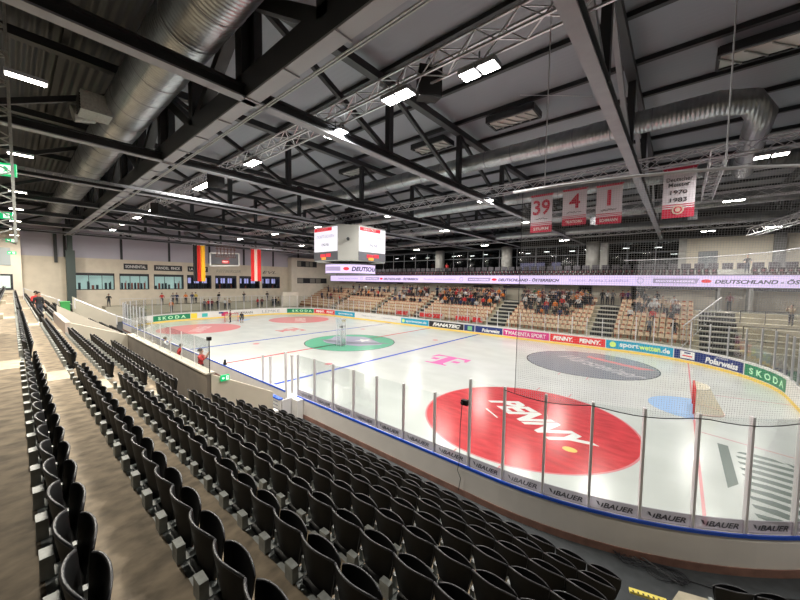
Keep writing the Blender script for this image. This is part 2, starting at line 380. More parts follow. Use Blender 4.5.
# end wall (left), cladding, windows
WX = -36.
def wallbox(nm, m, x0, y0, z0, x1, y1, z1):
    mb = MB(); mb.box(x0, y0, z0, x1, y1, z1); return struct(mb.build(nm, m))
wins = []
for a, b in ((73.5, 110), (114.5, 149.5), (153.5, 184), (187.5, 213.5), (217.5, 240.5), (243.5, 265), (267.5, 286)):
    wins.append((a, b))
WY = [(-16.65, -12.55), (-12.0, -8.55), (-7.95, -4.0), (-3.5, .15), (.75, 4.35), (4.85, 8.65), (9.1, 12.8)]
WZ0, WZ1 = 4.45, 6.75
mb = MB()
mb.box(WX - .3, -33, -.05, WX, 30, WZ0); mb.box(WX - .3, -33, WZ1, WX, 30, 8.75)
ys = [-33] + [v for p in WY for v in p] + [30]
for i in range(0, len(ys), 2): mb.box(WX - .3, ys[i], WZ0, WX, ys[i + 1], WZ1)
struct(mb.build('wall_left', BEIGE))['label'] = 'beige end wall with seven windows'
wallbox('wall_left_cladding', CLAD, WX - .3, -33, 8.75, WX - .05, 30, 15.3)
GWIN = glass_mat('window_glass', (.85, .9, .92), .2)
ROOM = [cmat('lounge_bright_panel', (.5, .6, .55), .6), cmat('lounge_dark_panel', (.05, .06, .08), .6), cmat('lounge_lavender_panel', (.45, .40, .75), .6), cmat('lounge_red_panel', (.5, .12, .08), .6)]
ROOML = mat('lounge_lit_back', (.5, .6, .55), .6, emit=(.62, .78, .70), estr=.5)
ROOMV = mat('lounge_screen_lavender', (.3, .3, .5), .6, emit=(.55, .50, .90), estr=.8)
for i, (a, b) in enumerate(WY):
    mb = MB(); w = .09
    mb.box(WX - .2, a, WZ0, WX + .02, b, WZ0 + w); mb.box(WX - .2, a, WZ1 - .35, WX + .02, b, WZ1); mb.box(WX - .2, a, WZ0, WX + .02, a + w, WZ1); mb.box(WX - .2, b - w, WZ0, WX + .02, b, WZ1)
    for t in (.35, .68): mb.box(WX - .15, a + (b - a) * t - .03, WZ0, WX - .08, a + (b - a) * t + .03, WZ1)
    f = struct(mb.build('window_%d' % (i + 1), STEELB))
    mb = MB(); mb.box(WX - .13, a, WZ0, WX - .115, b, WZ1); mb.build('pane', GWIN, f)
    # lounge room seen through the window
    mb = MB(); mb.box(WX - 1.9, a - .2, WZ0 - .6, WX - 1.8, b + .2, WZ1 + .1, 0); mb.box(WX - 1.8, a - .2, WZ0 - .7, WX - .3, b + .2, WZ0 - .6, 1)
    for y in (a - .25, b + .2): mb.box(WX - 1.8, y, WZ0 - .6, WX - .3, y + .05, WZ1 + .1, 1)
    mb.box(WX - 1.8, a - .2, WZ1 + .1, WX - .3, b + .2, WZ1 + .2, 1)
    n = 9
    for q in range(n):
        y = a + (b - a) * (q + .15) / n; h = RND.uniform(.5, 1.5); mb.box(WX - 1.75, y, WZ0 - .5, WX - 1.6, y + (b - a) / n * .55, WZ0 + h, RND.choice([1, 1, 3, 0]))
    for q in range(3):
        y = a + (b - a) * (q + .2) / 3; mb.box(WX - 1.45, y, WZ0 + .95, WX - 1.4, y + (b - a) / 3 * .6, WZ1 - .45, 2)
    mb.build('lounge_room', [ROOML if i < 3 else DARK, ROOM[1], ROOMV if i >= 3 else ROOML, ROOM[3]], f)
for y in (-17.4, -11.7, -5.9, -.1, 5.7, 11.4, 17): wallbox('trim_wall_post', STEELB, WX - .04, y - .13, 8.75, WX + .1, y + .13, 12.6)
# panels with writing over the windows
for i, (a, b, t, z) in enumerate(((-11.5, -8.7, 'SONNENTAL', 7.35), (-7.9, -4.2, 'HANDEL  FINCK', 7.3), (-3.4, -.4, 'LANDSHUT', 7.3))):
    mb = MB(); mb.box(WX + .02, a, z, WX + .08, b, z + .85)
    o = mb.build('wall_sign', cmat('dark_sign_board', (.035, .035, .04), .6)); tag(o, 'long dark sign board with pale lettering, %s from the left on end wall' % ordn(i + 1), 'sign', 'dark sign boards on the end wall')
    text_obj('lettering', t, .42, lambda u, v, c=(a + b) / 2, z=z: (WX + .09, c + u, z + .22 + v), TXTW, o, bold=.02, width=(b - a) * .86)
for i, (y, t) in enumerate(((3.0, 'REITBERGER'), (10.6, 'EVL'))):
    o = text_obj('wall_lettering', t, .5, lambda u, v, y=y: (WX + .03, y + u, 7.3 + v), cmat('faint_lettering' if i == 0 else 'dark_wall_lettering', (.36, .33, .28) if i == 0 else (.06, .06, .06), .6), None, shear=.3, width=4.2 if i == 0 else 2.8)
    tag(o, ('faint slanted lettering on end wall below the hoop' if i == 0 else 'dark slanted lettering on end wall right of the red and white flag'), 'lettering')
# projecting left-hand block of the near side, with window
wallbox('wall_near_block', BEIGE2, -36, -24.5, 0, -33.5, -21.2, 11.4)
mb = MB(); mb.box(-33.49, -23.6, 4.6, -33.42, -21.9, 6.4, 0); mb.box(-33.42, -23.4, 4.8, -33.40, -22.1, 6.2, 1); struct(mb.build('window_8', [STEELB, ROOML]))
mb = MB(); mb.box(-33.49, -23.2, 7.4, -33.42, -22.0, 9.4, 0); struct(mb.build('window_9', [cmat('pale_window', (.35, .4, .42), .3)]))
# far-left block with slot windows
mb = MB(); mb.box(-36, 14.6, 0, -34.6, 27, 10.7); blk = struct(mb.build('wall_far_block', BEIGE2))
for nm, y0, y1, z0, z1 in (('window_10', 15.9, 20.6, 8.9, 10.1), ('window_11', 15.9, 23.2, 5.5, 6.6)):
    mb = MB(); mb.box(-34.62, y0, z0, -34.55, y1, z1, 0)
    for q in range(5): mb.box(-34.55, y0 + (y1 - y0) * q / 5 + .08, z0 + .1, -34.53, y0 + (y1 - y0) * (q + .9) / 5, z1 - .1, 1 if q % 3 != 1 else 0)
    struct(mb.build(nm, [DARK, cmat('slot_window_pane', (.22, .21, .18), .3)]))

# other walls and roof deck
wallbox('wall_near', CONCS, -44, -34, -.05, 48, -33.7, 15.3)
wallbox('wall_right', BEIGE, 47.7, -34, -.05, 48, 34, 15.3)
wallbox('wall_far_outer', DARK, -44, 33.5, -.05, 48, 33.8, 15.3)
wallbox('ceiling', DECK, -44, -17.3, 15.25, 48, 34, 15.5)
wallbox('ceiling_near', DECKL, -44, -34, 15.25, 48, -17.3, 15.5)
# purlins: the ribs of the ceiling
ceil = bpy.data.objects['ceiling']
for i in range(21):
    y = -32.4 + i * 3.0
    mb = MB(); mb.box(-44, y - .03, 15.05, 48, y + .03, 15.25); mb.box(-44, y - .09, 15.03, 48, y + .09, 15.05); mb.build('purlin', STEELB, ceil)
# flat pale lining sheets between purlins
mb = MB()
# ================================================================ ROOF STEEL
TX = [-34.1, -25.9, -17.7, -9.5, -1.3, 6.9, 15.1, 23.3, 31.5, 39.7]
names = ['by the far end wall', 'second from the end wall', 'third from the end wall', 'just beyond the video cube', 'directly over the video cube', 'just before the video cube', 'passing over the red circle end', 'wide one nearest the camera', 'far right one above the goal', 'outermost right']
for i, x in enumerate(TX):
    t = empty('roof_truss', (x, 0, 11.5)); tag(t, 'black steel cross truss under the roof, %s' % names[i], 'truss', 'cross trusses of the roof')
    mb = MB(); mb.box(-.17, -33, 0, .17, 27.5, .05, 0); mb.box(-.03, -33, .05, .03, 27.5, .33, 1); mb.box(-.17, -33, .33, .17, 27.5, .38, 1)
    mb.build('bottom_chord', [STEELG, STEELB], t)
    mb = MB(); mb.box(-.17, -33, 3.1, .17, 27.5, 3.42); mb.build('top_chord', STEELB, t)
    ylist = [-17, -11, -5, 1, 7, 13, 19, 25]
    for y in ylist:
        mb = MB(); mb.box(-.13, y - .13, .3, .13, y + .13, 3.1); mb.build('post', STEELB, t)
    for a, b in zip(ylist, ylist[1:]):
        mb = MB(); mb.bar((0, a, 3.1), (0, b, .35), .16, .2); mb.build('diagonal', STEELG if i == 7 else STEELB, t)
    for a, b in ((-33, -28), (-28, -23), (-23, -17)):
        mb = MB(); mb.bar((0, a, .3), (0, b, 3.1), .16, .2); mb.build('diagonal', STEELB, t)
# heavy longitudinal truss over the near stand
t = empty('main_roof_truss', (0, -17.2, 11.5)); tag(t, 'heavy black longitudinal truss running from camera to the end wall column', 'truss')
mb = MB(); mb.box(-36, -.2, 0, 46, .2, .06, 0); mb.box(-36, -.2, .06, 46, -.14, .72, 1); mb.box(-36, .14, .06, 46, .2, .72, 1); mb.box(-36, -.2, .72, 46, .2, .78, 1)
for i in range(40): mb.box(-36 + i * 2.05, -.24, -.04, -35.93 + i * 2.05, .24, 0, 0)
mb.build('bottom_chord', [cmat('pale_grey_flange', (.31, .32, .35), .5), STEELB], t)
mb = MB(); mb.box(-36, -.28, 3.1, 46, .28, 3.5); mb.build('top_chord', STEELB, t)
for i in range(21):
    x = TX[0] + 4.1 * i - .3
    if x > 45: break
    mb = MB(); mb.box(x - .2, -.2, .5, x + .2, .2, 3.1); mb.build('post', STEELB, t)
    mb = MB(); mb.bar((x, 0, .5) if i % 2 else (x, 0, 3.1), (x + 4.1, 0, 3.1) if i % 2 else (x + 4.1, 0, .5), .34, .34); mb.build('diagonal', STEELB, t)
for j, (y, z) in enumerate(((-16.84, 11.46), (-16.72, 11.5))):
    mb = MB(); mb.box(-35, y - .018, z, 40, y + .018, z + .03); o = mb.build('conduit_rail', GALV); tag(o, 'thin pale conduit rail beside the main truss, %s one' % ('lower' if j == 0 else 'upper'), 'conduit', 'conduit rails along main truss')
mb = MB(); mb.box(-.42, -.42, 0, .42, .42, 9.6, 0); mb.box(-.45, -.45, 0, .45, .45, .1, 0); mb.box(-.25, -.25, 9.6, .25, .25, 11.5, 0)
o = struct(mb.build('column', [mat('grey_green_column', (.045, .065, .06), .5)], None, loc=(-35.1, -17.0, 0)))
wallbox('column', STEELB, -35.95, -18.4, 8.0, -35.7, -18.1, 12)

# cable trays across (pale ladder tray by the cube)
for j, x in enumerate((1.0, 0.1, -29.6)):
    if j == 1: continue
    o = empty('cable_tray', (x, 0, 11.3)); tag(o, 'pale ladder cable tray spanning the hall %s' % ('before the video cube' if j == 0 else 'near the end wall'), 'cable tray')
    mb = MB(); mb.box(-.22, -31, 0, -.2, 26, .08); mb.box(.2, -31, 0, .22, 26, .08); mb.build('side_rail', STEELG, o)
    mb = MB()
    for i in range(190): mb.box(-.2, -31 + i * .3, .02, .2, -30.97 + i * .3, .04)
    mb.build('rung', STEELG, o)['kind'] = 'stuff'

# bright lattice lighting trusses
def lattice(nm, p, q, w, label, cat='lighting truss', m=ALU, step=.55, r=.026):
    p = Vector(p); q = Vector(q); L_ = (q - p).length; d = (q - p) / L_
    a = d.cross(Vector((0, 0, 1))).normalized() * w / 2; b = Vector((0, 0, w / 2))
    if abs(d.z) > .9: a = Vector((w / 2, 0, 0)); b = Vector((0, w / 2, 0))
    o = empty(nm, p); tag(o, label, cat, 'lattice lighting trusses'); n = int(L_ / step)
    cs = [a + b, a - b, -a - b, -a + b]
    mb = MB()
    for c in cs: mb.bar(c, c + d * L_, r * 2, r * 2)
    mb.build('chord', m, o); mb = MB()
    for i in range(n):
        s0 = d * (i * L_ / n); s1 = d * ((i + 1) * L_ / n)
        for k in range(4):
            c0, c1 = (cs[k], cs[(k + 1) % 4]) if (i + k) % 2 else (cs[(k + 1) % 4], cs[k])
            mb.bar(c0 + s0, c1 + s1, r, r)
    x = mb.build('lacing', m, o); x['kind'] = 'stuff'
    return o
lattice('lighting_truss', (-27, -14.1, 12.25), (42, -14.1, 12.25), .48, 'silver lattice lighting truss above the near boards')
lattice('lighting_truss', (-27, -1.15, 12.2), (42, -1.15, 12.2), .5, 'silver lattice lighting truss just left of the number banners')
lattice('lighting_truss', (-27, 8.6, 12.1), (42, 8.6, 12.1), .5, 'silver lattice lighting truss over the far half of the ice', step=.8)
lattice('lighting_truss', (-27, 21.5, 11.9), (42, 21.5, 11.9), .45, 'silver lattice lighting truss above the far balcony', step=.9)
lattice('lighting_truss', (26.3, -.9, 12.2), (26.3, 8.3, 12.2), .55, 'short silver cross truss right of the championship banner')
lattice('lighting_truss', (33.2, 9.4, 11.35), (29.8, 20.8, 11.0), .6, 'slanting silver truss at the far right edge', step=.7)
lattice('lighting_truss', (-27.2, -16, 11.8), (-27.2, 20, 11.2), .5, 'silver lattice truss carrying the two flags', step=.8)
lattice('lattice_mast', (8.0, -22.33, 7.3), (8.0, -22.33, 15.0), .9, 'silver lattice mast rising at the left edge of view', 'mast', m=GALV, step=.45, r=.035)

# ducts
def duct(nm, pts, r, label, m=DUCT, rings=True):
    o = empty(nm, pts[0]); tag(o, label, 'duct', 'ventilation ducts under the roof'); base = Vector(pts[0])
    mb = MB(); mb.tube([Vector(p) - base for p in pts], r, 28)
    P = [Vector(p) for p in pts]
    for a, c in zip(P, P[1:]):
        d = (c - a); n = int(d.length / 1.5); d.normalize()
        for i in range(1, n): q = a + d * 1.5 * i - base; mb.tube([q - d * .02, q + d * .02], r + .014, 28, 1)
    mb.build('duct_body', [m, STEELG], o, smooth=True)
    return o
duct('air_duct', [(-30, -18.68, 13.05), (34, -18.68, 13.05)], .78, 'huge spiral steel air duct above the near stand at upper left')
duct('air_duct', [(-33, -4.3, 13.15), (26.0, -4.3, 13.15), (26.9, -3.9, 13.1), (27.3, -2.9, 12.9), (27.5, 3.9, 12.5)], .45, 'slim bright spiral air duct ending in an elbow at upper right')
duct('air_duct', [(-33, 4.6, 13.0), (40, 4.6, 13.0)], .45, 'spiral air duct directly behind the number banners')
duct('air_duct', [(-33, 12.2, 12.6), (40, 12.2, 12.6)], .55, 'spiral air duct over the far half of the ice')
duct('air_duct', [(-33, 18.4, 12.0), (40, 18.4, 12.0)], .4, 'spiral air duct near the far balcony')
mb = MB(); mb.box(-.5, -.8, -.35, .5, .1, .35, 0)
for i in range(6): mb.box(-.42, -.84, -.3 + i * .1, .42, -.8, -.26 + i * .1, 1)
mb.tube([(-.9, -.3, 0), (-.9, -.9, -.15)], .3, 16, 0)
o = mb.build('duct_outlet', [GALV, DARK], loc=(7.6, -19.35, 12.75)); tag(o, 'square grilled outlet box on the side of the huge duct', 'air outlet')

# roof ventilator frames
for i, (x, y, l) in enumerate(((18.2, -4.9, 2.4), (12.9, -4.6, 2.4), (27.6, -4.4, 3.4), (5.5, -4.4, 2.4))):
    o = empty('roof_hatch', (x, y, 14.4)); tag(o, ['roof hatch with dark frame right of the twin floodlight', 'roof hatch with dark frame left of the black speaker box', 'long pale roof hatch at the upper right corner', 'small roof hatch beyond the round duct'][i], 'roof hatch', 'roof hatches')
    mb = MB()
    for a in (-1, 1): mb.box(-l / 2, a * .6 - .05, .2, l / 2, a * .6 + .05, .5); mb.box(a * l / 2 - .05, -.6, .2, a * l / 2 + .05, .6, .5)
    mb.build('frame', STEELB, o)
    mb = MB(); mb.box(-l / 2, -.3, .26, l / 2, .55, .3); mb.build('louvre', cmat('pale_hatch', (.62, .62, .60), .6), o)
    mb = MB(); n = 5
    for k in range(n): mb.bar((-l / 2 + l * k / n, -.3, .22), (-l / 2 + l * (k + 1) / n, .55, .22), .05, .04)
    mb.build('brace', GALV, o)

# ================================================================ LAMPS
def light(parent, loc, power, sx, sy, col=(1, .96, .88), rot=(0, 0, 0)):
    l = bpy.data.lights.new('flood', 'AREA'); l.shape = 'RECTANGLE'; l.size = sx; l.size_y = sy; l.energy = power; l.color = col
    o = bpy.data.objects.new('lamp_light', l); C.objects.link(o); o.location = loc; o.rotation_euler = rot; o.parent = parent; return o
def flood():
    o = empty('floodlight')
    mb = MB()
    for a in (-1, 1): mb.box(a * .27 - .25, -.22, .0, a * .27 + .25, .22, .12)
    mb.box(-.48, -.04, .12, .48, .04, .2); mb.tube([(0, 0, .2), (0, 0, .5)], .025, 6); mb.build('housing', STEELG, o)
    for a in (-1, 1):
        mb = MB(); mb.box(a * .27 - .22, -.19, -.015, a * .27 + .22, .19, 0); mb.build('diffuser', LAMP, o)
    return o
fl0 = flood()
FP = 300
fls = [(20.9, -13.4, 11.75, 'big twin floodlight nearest the camera on the near lattice truss'), (18.5, -14.2, 11.7, 'floodlight hanging beside the black speaker box'), (14.95, -13.5, 11.75, 'bright floodlight over the near blue line at the cross truss'),
       (9.3, -14.3, 11.75, 'floodlight on near lattice truss above the red centre line'), (4.0, -14.8, 11.75, 'rightmost of the trio of small floodlights on near lattice truss'), (3.2, -15.5, 11.75, 'middle one of the trio of small floodlights'), (2.3, -15.1, 11.75, 'leftmost of the trio of small floodlights'),
       (-7.9, -14.2, 11.7, 'floodlight over the players bench, right of the end wall group'), (-13.2, -14.9, 11.7, 'floodlight in the group above the end wall, uppermost one'), (-19, -14.2, 11.7, 'floodlight in the end wall group, second lowest'), (-24.5, -14.2, 11.6, 'floodlight lowest at left by the end wall'),
       (14.8, -.7, 11.75, 'floodlight just left of the banner 39'), (6.07, -.94, 11.75, 'floodlight above right of the video cube'), (-4, -1.1, 11.75, 'floodlight above left of the video cube'), (-13, -1.1, 11.75, 'floodlight between cube and hoop'), (-21.4, -1.4, 11.7, 'floodlight right of the hoop frame'),
       (27.9, -.7, 11.75, 'twin floodlight right of the championship banner, upper'), (27.6, 8.3, 11.7, 'twin floodlight right of the championship banner, lower'), (20.6, 8.0, 11.7, 'floodlight below banner 1 on far lattice truss'), (14.5, 8.0, 11.7, 'floodlight below banner 39 on far lattice truss'), (5.6, 8.4, 11.7, 'floodlight right of the video cube on far lattice truss'),
       (-5, 8.4, 11.7, 'floodlight behind the video cube'), (-13, 8.2, 11.7, 'floodlight left behind the video cube'), (-21.4, 7.1, 11.7, 'floodlight left of the cube near the red and white flag'),
       (27.0, 20.8, 11.4, 'floodlight over the far balcony stair'), (31.2, 21.0, 11.4, 'floodlight over the far balcony, rightmost'), (14.3, 21.0, 11.4, 'floodlight over far balcony below the banners'), (4, 21, 11.4, 'floodlight over far balcony right of the round column'), (-8, 21, 11.4, 'floodlight over far balcony right of the cube'), (-19.5, 21, 11.4, 'floodlight over far balcony left end'),
       (34, -1, 11.75, 'unseen extra floodlight on the middle lattice truss beyond the right picture edge'), (34, -13.5, 11.75, 'unseen extra floodlight on the near lattice truss beyond the right picture edge')]  # last two are out of view, kept for the light they add
for i, (x, y, z, lb) in enumerate(fls):
    o = fl0 if i == 0 else copy_tree(fl0)
    ty = min((-14.1, -1.15, 8.6, 21.5), key=lambda q: abs(q - y)); y = ty + (.24 if y > ty else -.24)
    o.location = (x, y, z); tag(o, lb, 'floodlight', 'floodlights over the rink'); o.rotation_euler = (0, 0, 0)
    light(o, (0, 0, -.04), FP if 1 <= abs(i - 5) or i == 5 else FP, 1.3, .55)
bt0 = empty('strip_light'); mb = MB(); mb.box(-.11, -.32, 0, .11, .32, .07); mb.build('housing', STEELG, bt0)
for a in (-1, 1):
    mb = MB(); mb.box(a * .055 - .03, -.3, -.02, a * .055 + .03, .3, 0); mb.build('tube', TUBE, bt0)
for i, x in enumerate((14.1, 7.1, -.9, -7.6, -14.8, -21.7, -28.6)):
    o = bt0 if i == 0 else copy_tree(bt0); o.location = (x, -21.66, 10.5)
    tag(o, 'twin tube strip light above the near stand, %s' % ('largest at upper left' if i == 0 else '%s along the row from the camera' % ordn(i + 1)), 'strip light', 'strip lights over near stand')
    light(o, (0, 0, -.05), 750 if i == 0 else 75, .25, .6, (1, .93, .80))
for i, (x, y) in enumerate(((24.5, 29.0), (31.0, 28.8), (35.5, 28.5))):
    o = copy_tree(bt0); o.location = (x, y, 9.9); o.rotation_euler = (0, 0, 1.45); tag(o, 'strip light on the far upper wall, %s from the left' % ordn(i + 1), 'strip light', 'strip lights of the far lobby'); light(o, (0, 0, -.05), 60, .3, 1.2)

# speakers and small gear on near truss
def speaker(loc, rz, lb, s=1.):
    o = empty('loudspeaker', loc, rz); tag(o, lb, 'speaker', 'hanging loudspeakers')
    mb = MB(); mb.hexa([(-.35 * s, -.25 * s, -.45 * s), (.35 * s, -.25 * s, -.45 * s), (.3 * s, .3 * s, -.35 * s), (-.3 * s, .3 * s, -.35 * s), (-.35 * s, -.25 * s, .45 * s), (.35 * s, -.25 * s, .45 * s), (.3 * s, .3 * s, .35 * s), (-.3 * s, .3 * s, .35 * s)]); mb.build('cabinet', cmat('speaker_paint', (.018, .018, .02), .85), o)
    mb = MB(); mb.box(-.31 * s, -.27 * s, -.4 * s, .31 * s, -.25 * s, .4 * s); mb.build('grille', cmat('speaker_grille', (.03, .03, .035), .8), o)
    mb = MB(); mb.bar((-.2 * s, 0, .4 * s), (0, 0, .8 * s), .03, .03); mb.bar((.2 * s, 0, .4 * s), (0, 0, .8 * s), .03, .03); mb.build('bracket', STEELG, o)
speaker((19.15, -13.7, 12.1), .9, 'black loudspeaker box hanging under the near lattice truss')
speaker((5.6, -14.6, 11.6), .5, 'smaller looking black loudspeaker hanging further along near truss')
speaker((-6.5, -14.4, 11.6), .5, 'black loudspeaker hanging on near truss past the trio of lights')
speaker((19.6, 8.8, 11.3), .3, 'loudspeaker hanging behind banners 4 and 1', .8)
speaker((25.6, 9.6, 11.2), .3, 'loudspeaker hanging right of the championship banner', .8)
# rods and thin hangers
def rod(p, q, lb, r=.012, cat='cable', m=ALU):
    mb = MB(); mb.tube([p, q], r, 5); o = mb.build('hanger_cable', m); tag(o, lb, cat, 'thin hanger cables')
rod((22.75, -14.1, 8.4), (22.75, -14.1, 15.0), 'thin pale cable holding the net rail near banner 1')
rod((25.75, -13.3, 8.4), (25.75, -13.3, 15.0), 'thin pale cable holding the net rail by the championship banner')
rod((21.3, -12, 11.8), (21.8, -4.9, 14.6), 'thin pale rod under the roof by the big twin floodlight')

# ================================================================ BOARDS
def outer_lettering(fn_z, s_c, body, size, m, parent, off, **k):
    pass
def onpath_in(sc, z, off=-.012):     # read from the ice side
    return lambda u, v: rp(sc - u, off, z + v)
def onpath_out(sc, z, off=.115):     # read from outside
    return lambda u, v: rp(sc + u, off, z + v)
def board(s0, s1, lb, adm=None, side='far', adz=(.24, 1.0)):
    o = empty('dasher_board', (0, 0, 0)); tag(o, lb, 'dasher board', 'boards around the rink')
    mb = MB(); strip(mb, s0, s1, 0, .10, .0, 1.10); mb.build('board_panel', WHITE, o)
    mb = MB(); strip(mb, s0, s1, -.012, 0, .0, .2); mb.build('kick_plate', YEL, o)
    mb = MB()
    if side == 'near': strip(mb, s0, s1, -.03, .088, 1.10, 1.15, 0); strip(mb, s0, s1, .088, .128, 1.08, 1.15, 1)
    else: strip(mb, s0, s1, -.03, .14, 1.10, 1.15)
    mb.build('cap_rail', [WHITE, BLUECAP], o)
    if side == 'near':
        mb = MB(); strip(mb, s0, s1, .10, .125, .27, .44); mb.build('base_strip', REDBR, o)
        mb = MB(); strip(mb, s0, s1, .10, .104, .44, 1.0); mb.build('outer_facing', mat('outer_facing_plastic', (.82, .77, .73), .4, noise=.04, nscale=1.5), o)
    if adm:
        mb = MB(); strip(mb, s0 + .06, s1 - .02, -.006, 0, *adz); mb.build('advert_panel', adm, o)
    return o
AG = cmat('advert_green', (.01, .22, .10), .4); AR = cmat('advert_red', (.72, .03, .035), .4); AT = cmat('advert_teal', (.01, .33, .52), .4)
AN = cmat('advert_navy', (.012, .03, .16), .4); AM = cmat('advert_magenta', (.62, .02, .22), .4); AK = cmat('advert_black', (.01, .01, .015), .4)
LG = cmat('pale_green_lettering', (.55, .9, .6), .5); LYG = cmat('yellow_green_lettering', (.65, .85, .2), .5)
# near side (seen from outside): s = x + 21.5
b = board(0, 33.2, 'long board along the players bench side, blue cap', None, 'near')
bd = [(34.2, 38.5), (38.5, 42.9), (42.9, 46.4), (46.4, 50.0), (50.0, 53.6), (53.6, 56.35), (56.35, 61.5), (61.5, 65.4)]
for i, (a, c) in enumerate(bd):
    board(a, c, 'near board panel with blue cap and red-brown base, %s right of the open gate' % ordn(i + 1), None, 'near')
# far side, read from the ice
b = board(65.4, 67.65, 'plain white board section right of the green one at the end', None)
b = board(67.65, 71.95, 'green board lettered SKODA in the far right corner', AG)
text_obj('lettering', 'S K O D A', .42, onpath_in(69.8, .40), LG, b, bold=.03, width=3.5)
b = board(71.95, 77.0, 'dark blue board with white badge, between SKODA and the teal board', AN)
text_obj('lettering', 'Polarweiss', .46, onpath_in(73.6, .34), TXTW, b, shear=.2, bold=.04, width=2.4); text_obj('small_lettering', 'ERDINGER', .12, onpath_in(73.6, .84), TXTW, b, width=.9)
mb = MB(); strip(mb, 75.55, 76.55, -.012, -.006, .34, .92); strip(mb, 75.7, 76.4, -.014, -.012, .74, .84, 1); strip(mb, 75.65, 76.45, -.014, -.012, .5, .6, 2); mb.build('white_badge', [TXTW, AN, AR], b)
b = board(77.0, 82.05, 'teal board lettered sportwetten.de nearest the goal', AT)
text_obj('lettering', 'sport', .5, onpath_in(80.25, .36), TXTW, b, bold=.03, width=1.45); text_obj('lettering', 'wetten', .42, onpath_in(78.72, .44), LYG, b, bold=.03, width=1.55); text_obj('lettering', '.de', .44, onpath_in(77.6, .44), TXTW, b, bold=.03, width=.65)
mb = MB(); ss_ = [(81.5 + .26 * math.cos(t * PI / 8), .62 + .26 * math.sin(t * PI / 8)) for t in range(16)]; mb.poly([rp(s, -.012, z) for s, z in ss_]); mb.build('yellow_disc', LYG, b)
b = board(82.05, 87.05, 'red board lettered PENNY twice, facing the goal end', AR)
for sc in (83.4, 85.8): text_obj('lettering', 'PENNY.', .44, onpath_in(sc, .40), TXTW, b, bold=.05, width=1.85, shear=.15)
b = board(87.05, 92.1, 'magenta board lettered MAGENTA SPORT', AM)
text_obj('lettering', 'MAGENTA SPORT', .42, onpath_in(89.45, .40), TXTW, b, bold=.02, width=4.0); text_obj('t_logo', 'T', .42, onpath_in(91.7, .40), TXTW, b, bold=.05, width=.4)
b = board(92.1, 95.6, 'dark blue board lettered Polarweiss at the far blue line', AN)
text_obj('lettering', 'Polarweiss', .42, onpath_in(93.6, .36), TXTW, b, shear=.2, bold=.04, width=2.2)
b = board(95.6, 97.1, 'short navy gate board with a small green badge', AN)
mb = MB(); strip(mb, 96.0, 96.6, -.012, -.006, .35, .85); mb.build('green_badge', cmat('green_badge', (.2, .5, .25), .5), b)
b = board(97.1, 102.4, 'black board lettered FANATEC', AK)
text_obj('lettering', 'FANATEC', .46, onpath_in(99.7, .38), TXTW, b, shear=.35, bold=.06, width=4.2)
b = board(102.4, 107.3, 'teal board lettered sportwetten.de at the red centre line', AT)
text_obj('lettering', 'sportwetten.de', .42, onpath_in(104.6, .38), TXTW, b, bold=.02, width=3.6); mb = MB(); mb.poly([rp(106.85 + .24 * math.cos(t * PI / 8), -.012, .6 + .24 * math.sin(t * PI / 8)) for t in range(16)]); mb.build('yellow_disc', LYG, b)
b = board(107.3, 117.1, 'long white board with faint grey lettering left of centre line', None)
for sc in (109.6, 114): text_obj('lettering', 'Telekom Sport', .3, onpath_in(sc, .5), cmat('grey_lettering', (.35, .35, .4), .5), b, width=3.2)
b = board(117.1, 122.25, 'teal board lettered sportwetten.de near the left faceoff circles', AT)
text_obj('lettering', 'sportwetten.de', .4, onpath_in(119.5, .4), TXTW, b, bold=.02, width=3.6)
b = board(122.25, 127.35, 'red board lettered PENNY twice in the far left corner', AR)
for sc in (123.6, 126): text_obj('lettering', 'PENNY.', .42, onpath_in(sc, .4), TXTW, b, bold=.05, width=1.9, shear=.15)
b = board(127.35, 132.3, 'green board lettered SKODA in the far left corner', AG)
text_obj('lettering', 'S K O D A', .42, onpath_in(129.6, .4), LG, b, bold=.03, width=3.6)
b = board(132.3, 138.65, 'white end board with outlined grey letters', None)
text_obj('lettering', 'LEMKE', .5, onpath_in(135.0, .36), cmat('grey_lettering', (.35, .35, .4), .5), b, width=3.0)
b = board(138.65, 146.6, 'white end board with red and blue square behind far goal', None)
text_obj('lettering', 'VIESSMANN', .4, onpath_in(139.7, .4), TXTB, b, width=3.0); mb = MB(); strip(mb, 142.2, 143.2, -.012, -.004, .3, .95, 0); strip(mb, 142.9, 143.6, -.014, -.006, .7, .95, 1); mb.build('red_square_logo', [cmat('crimson', (.5, .02, .12), .5), AN], b)
mb = MB(); strip(mb, 145.2, 146.0, -.012, -.004, .35, .9); mb.build('teal_logo', cmat('teal_logo', (.05, .45, .45), .5), b)
b = board(146.6, 147.5, 'short yellow board section beside the green SKODA board', cmat('advert_yellow', (.85, .65, .05), .4))
b = board(147.5, 152.6, 'green board lettered SKODA at the left end', AG)
text_obj('lettering', 'S K O D A', .46, onpath_in(150, .38), LG, b, bold=.03, width=3.7)
b = board(152.6, PER - .01, 'white corner board at the near left corner', None, 'near')

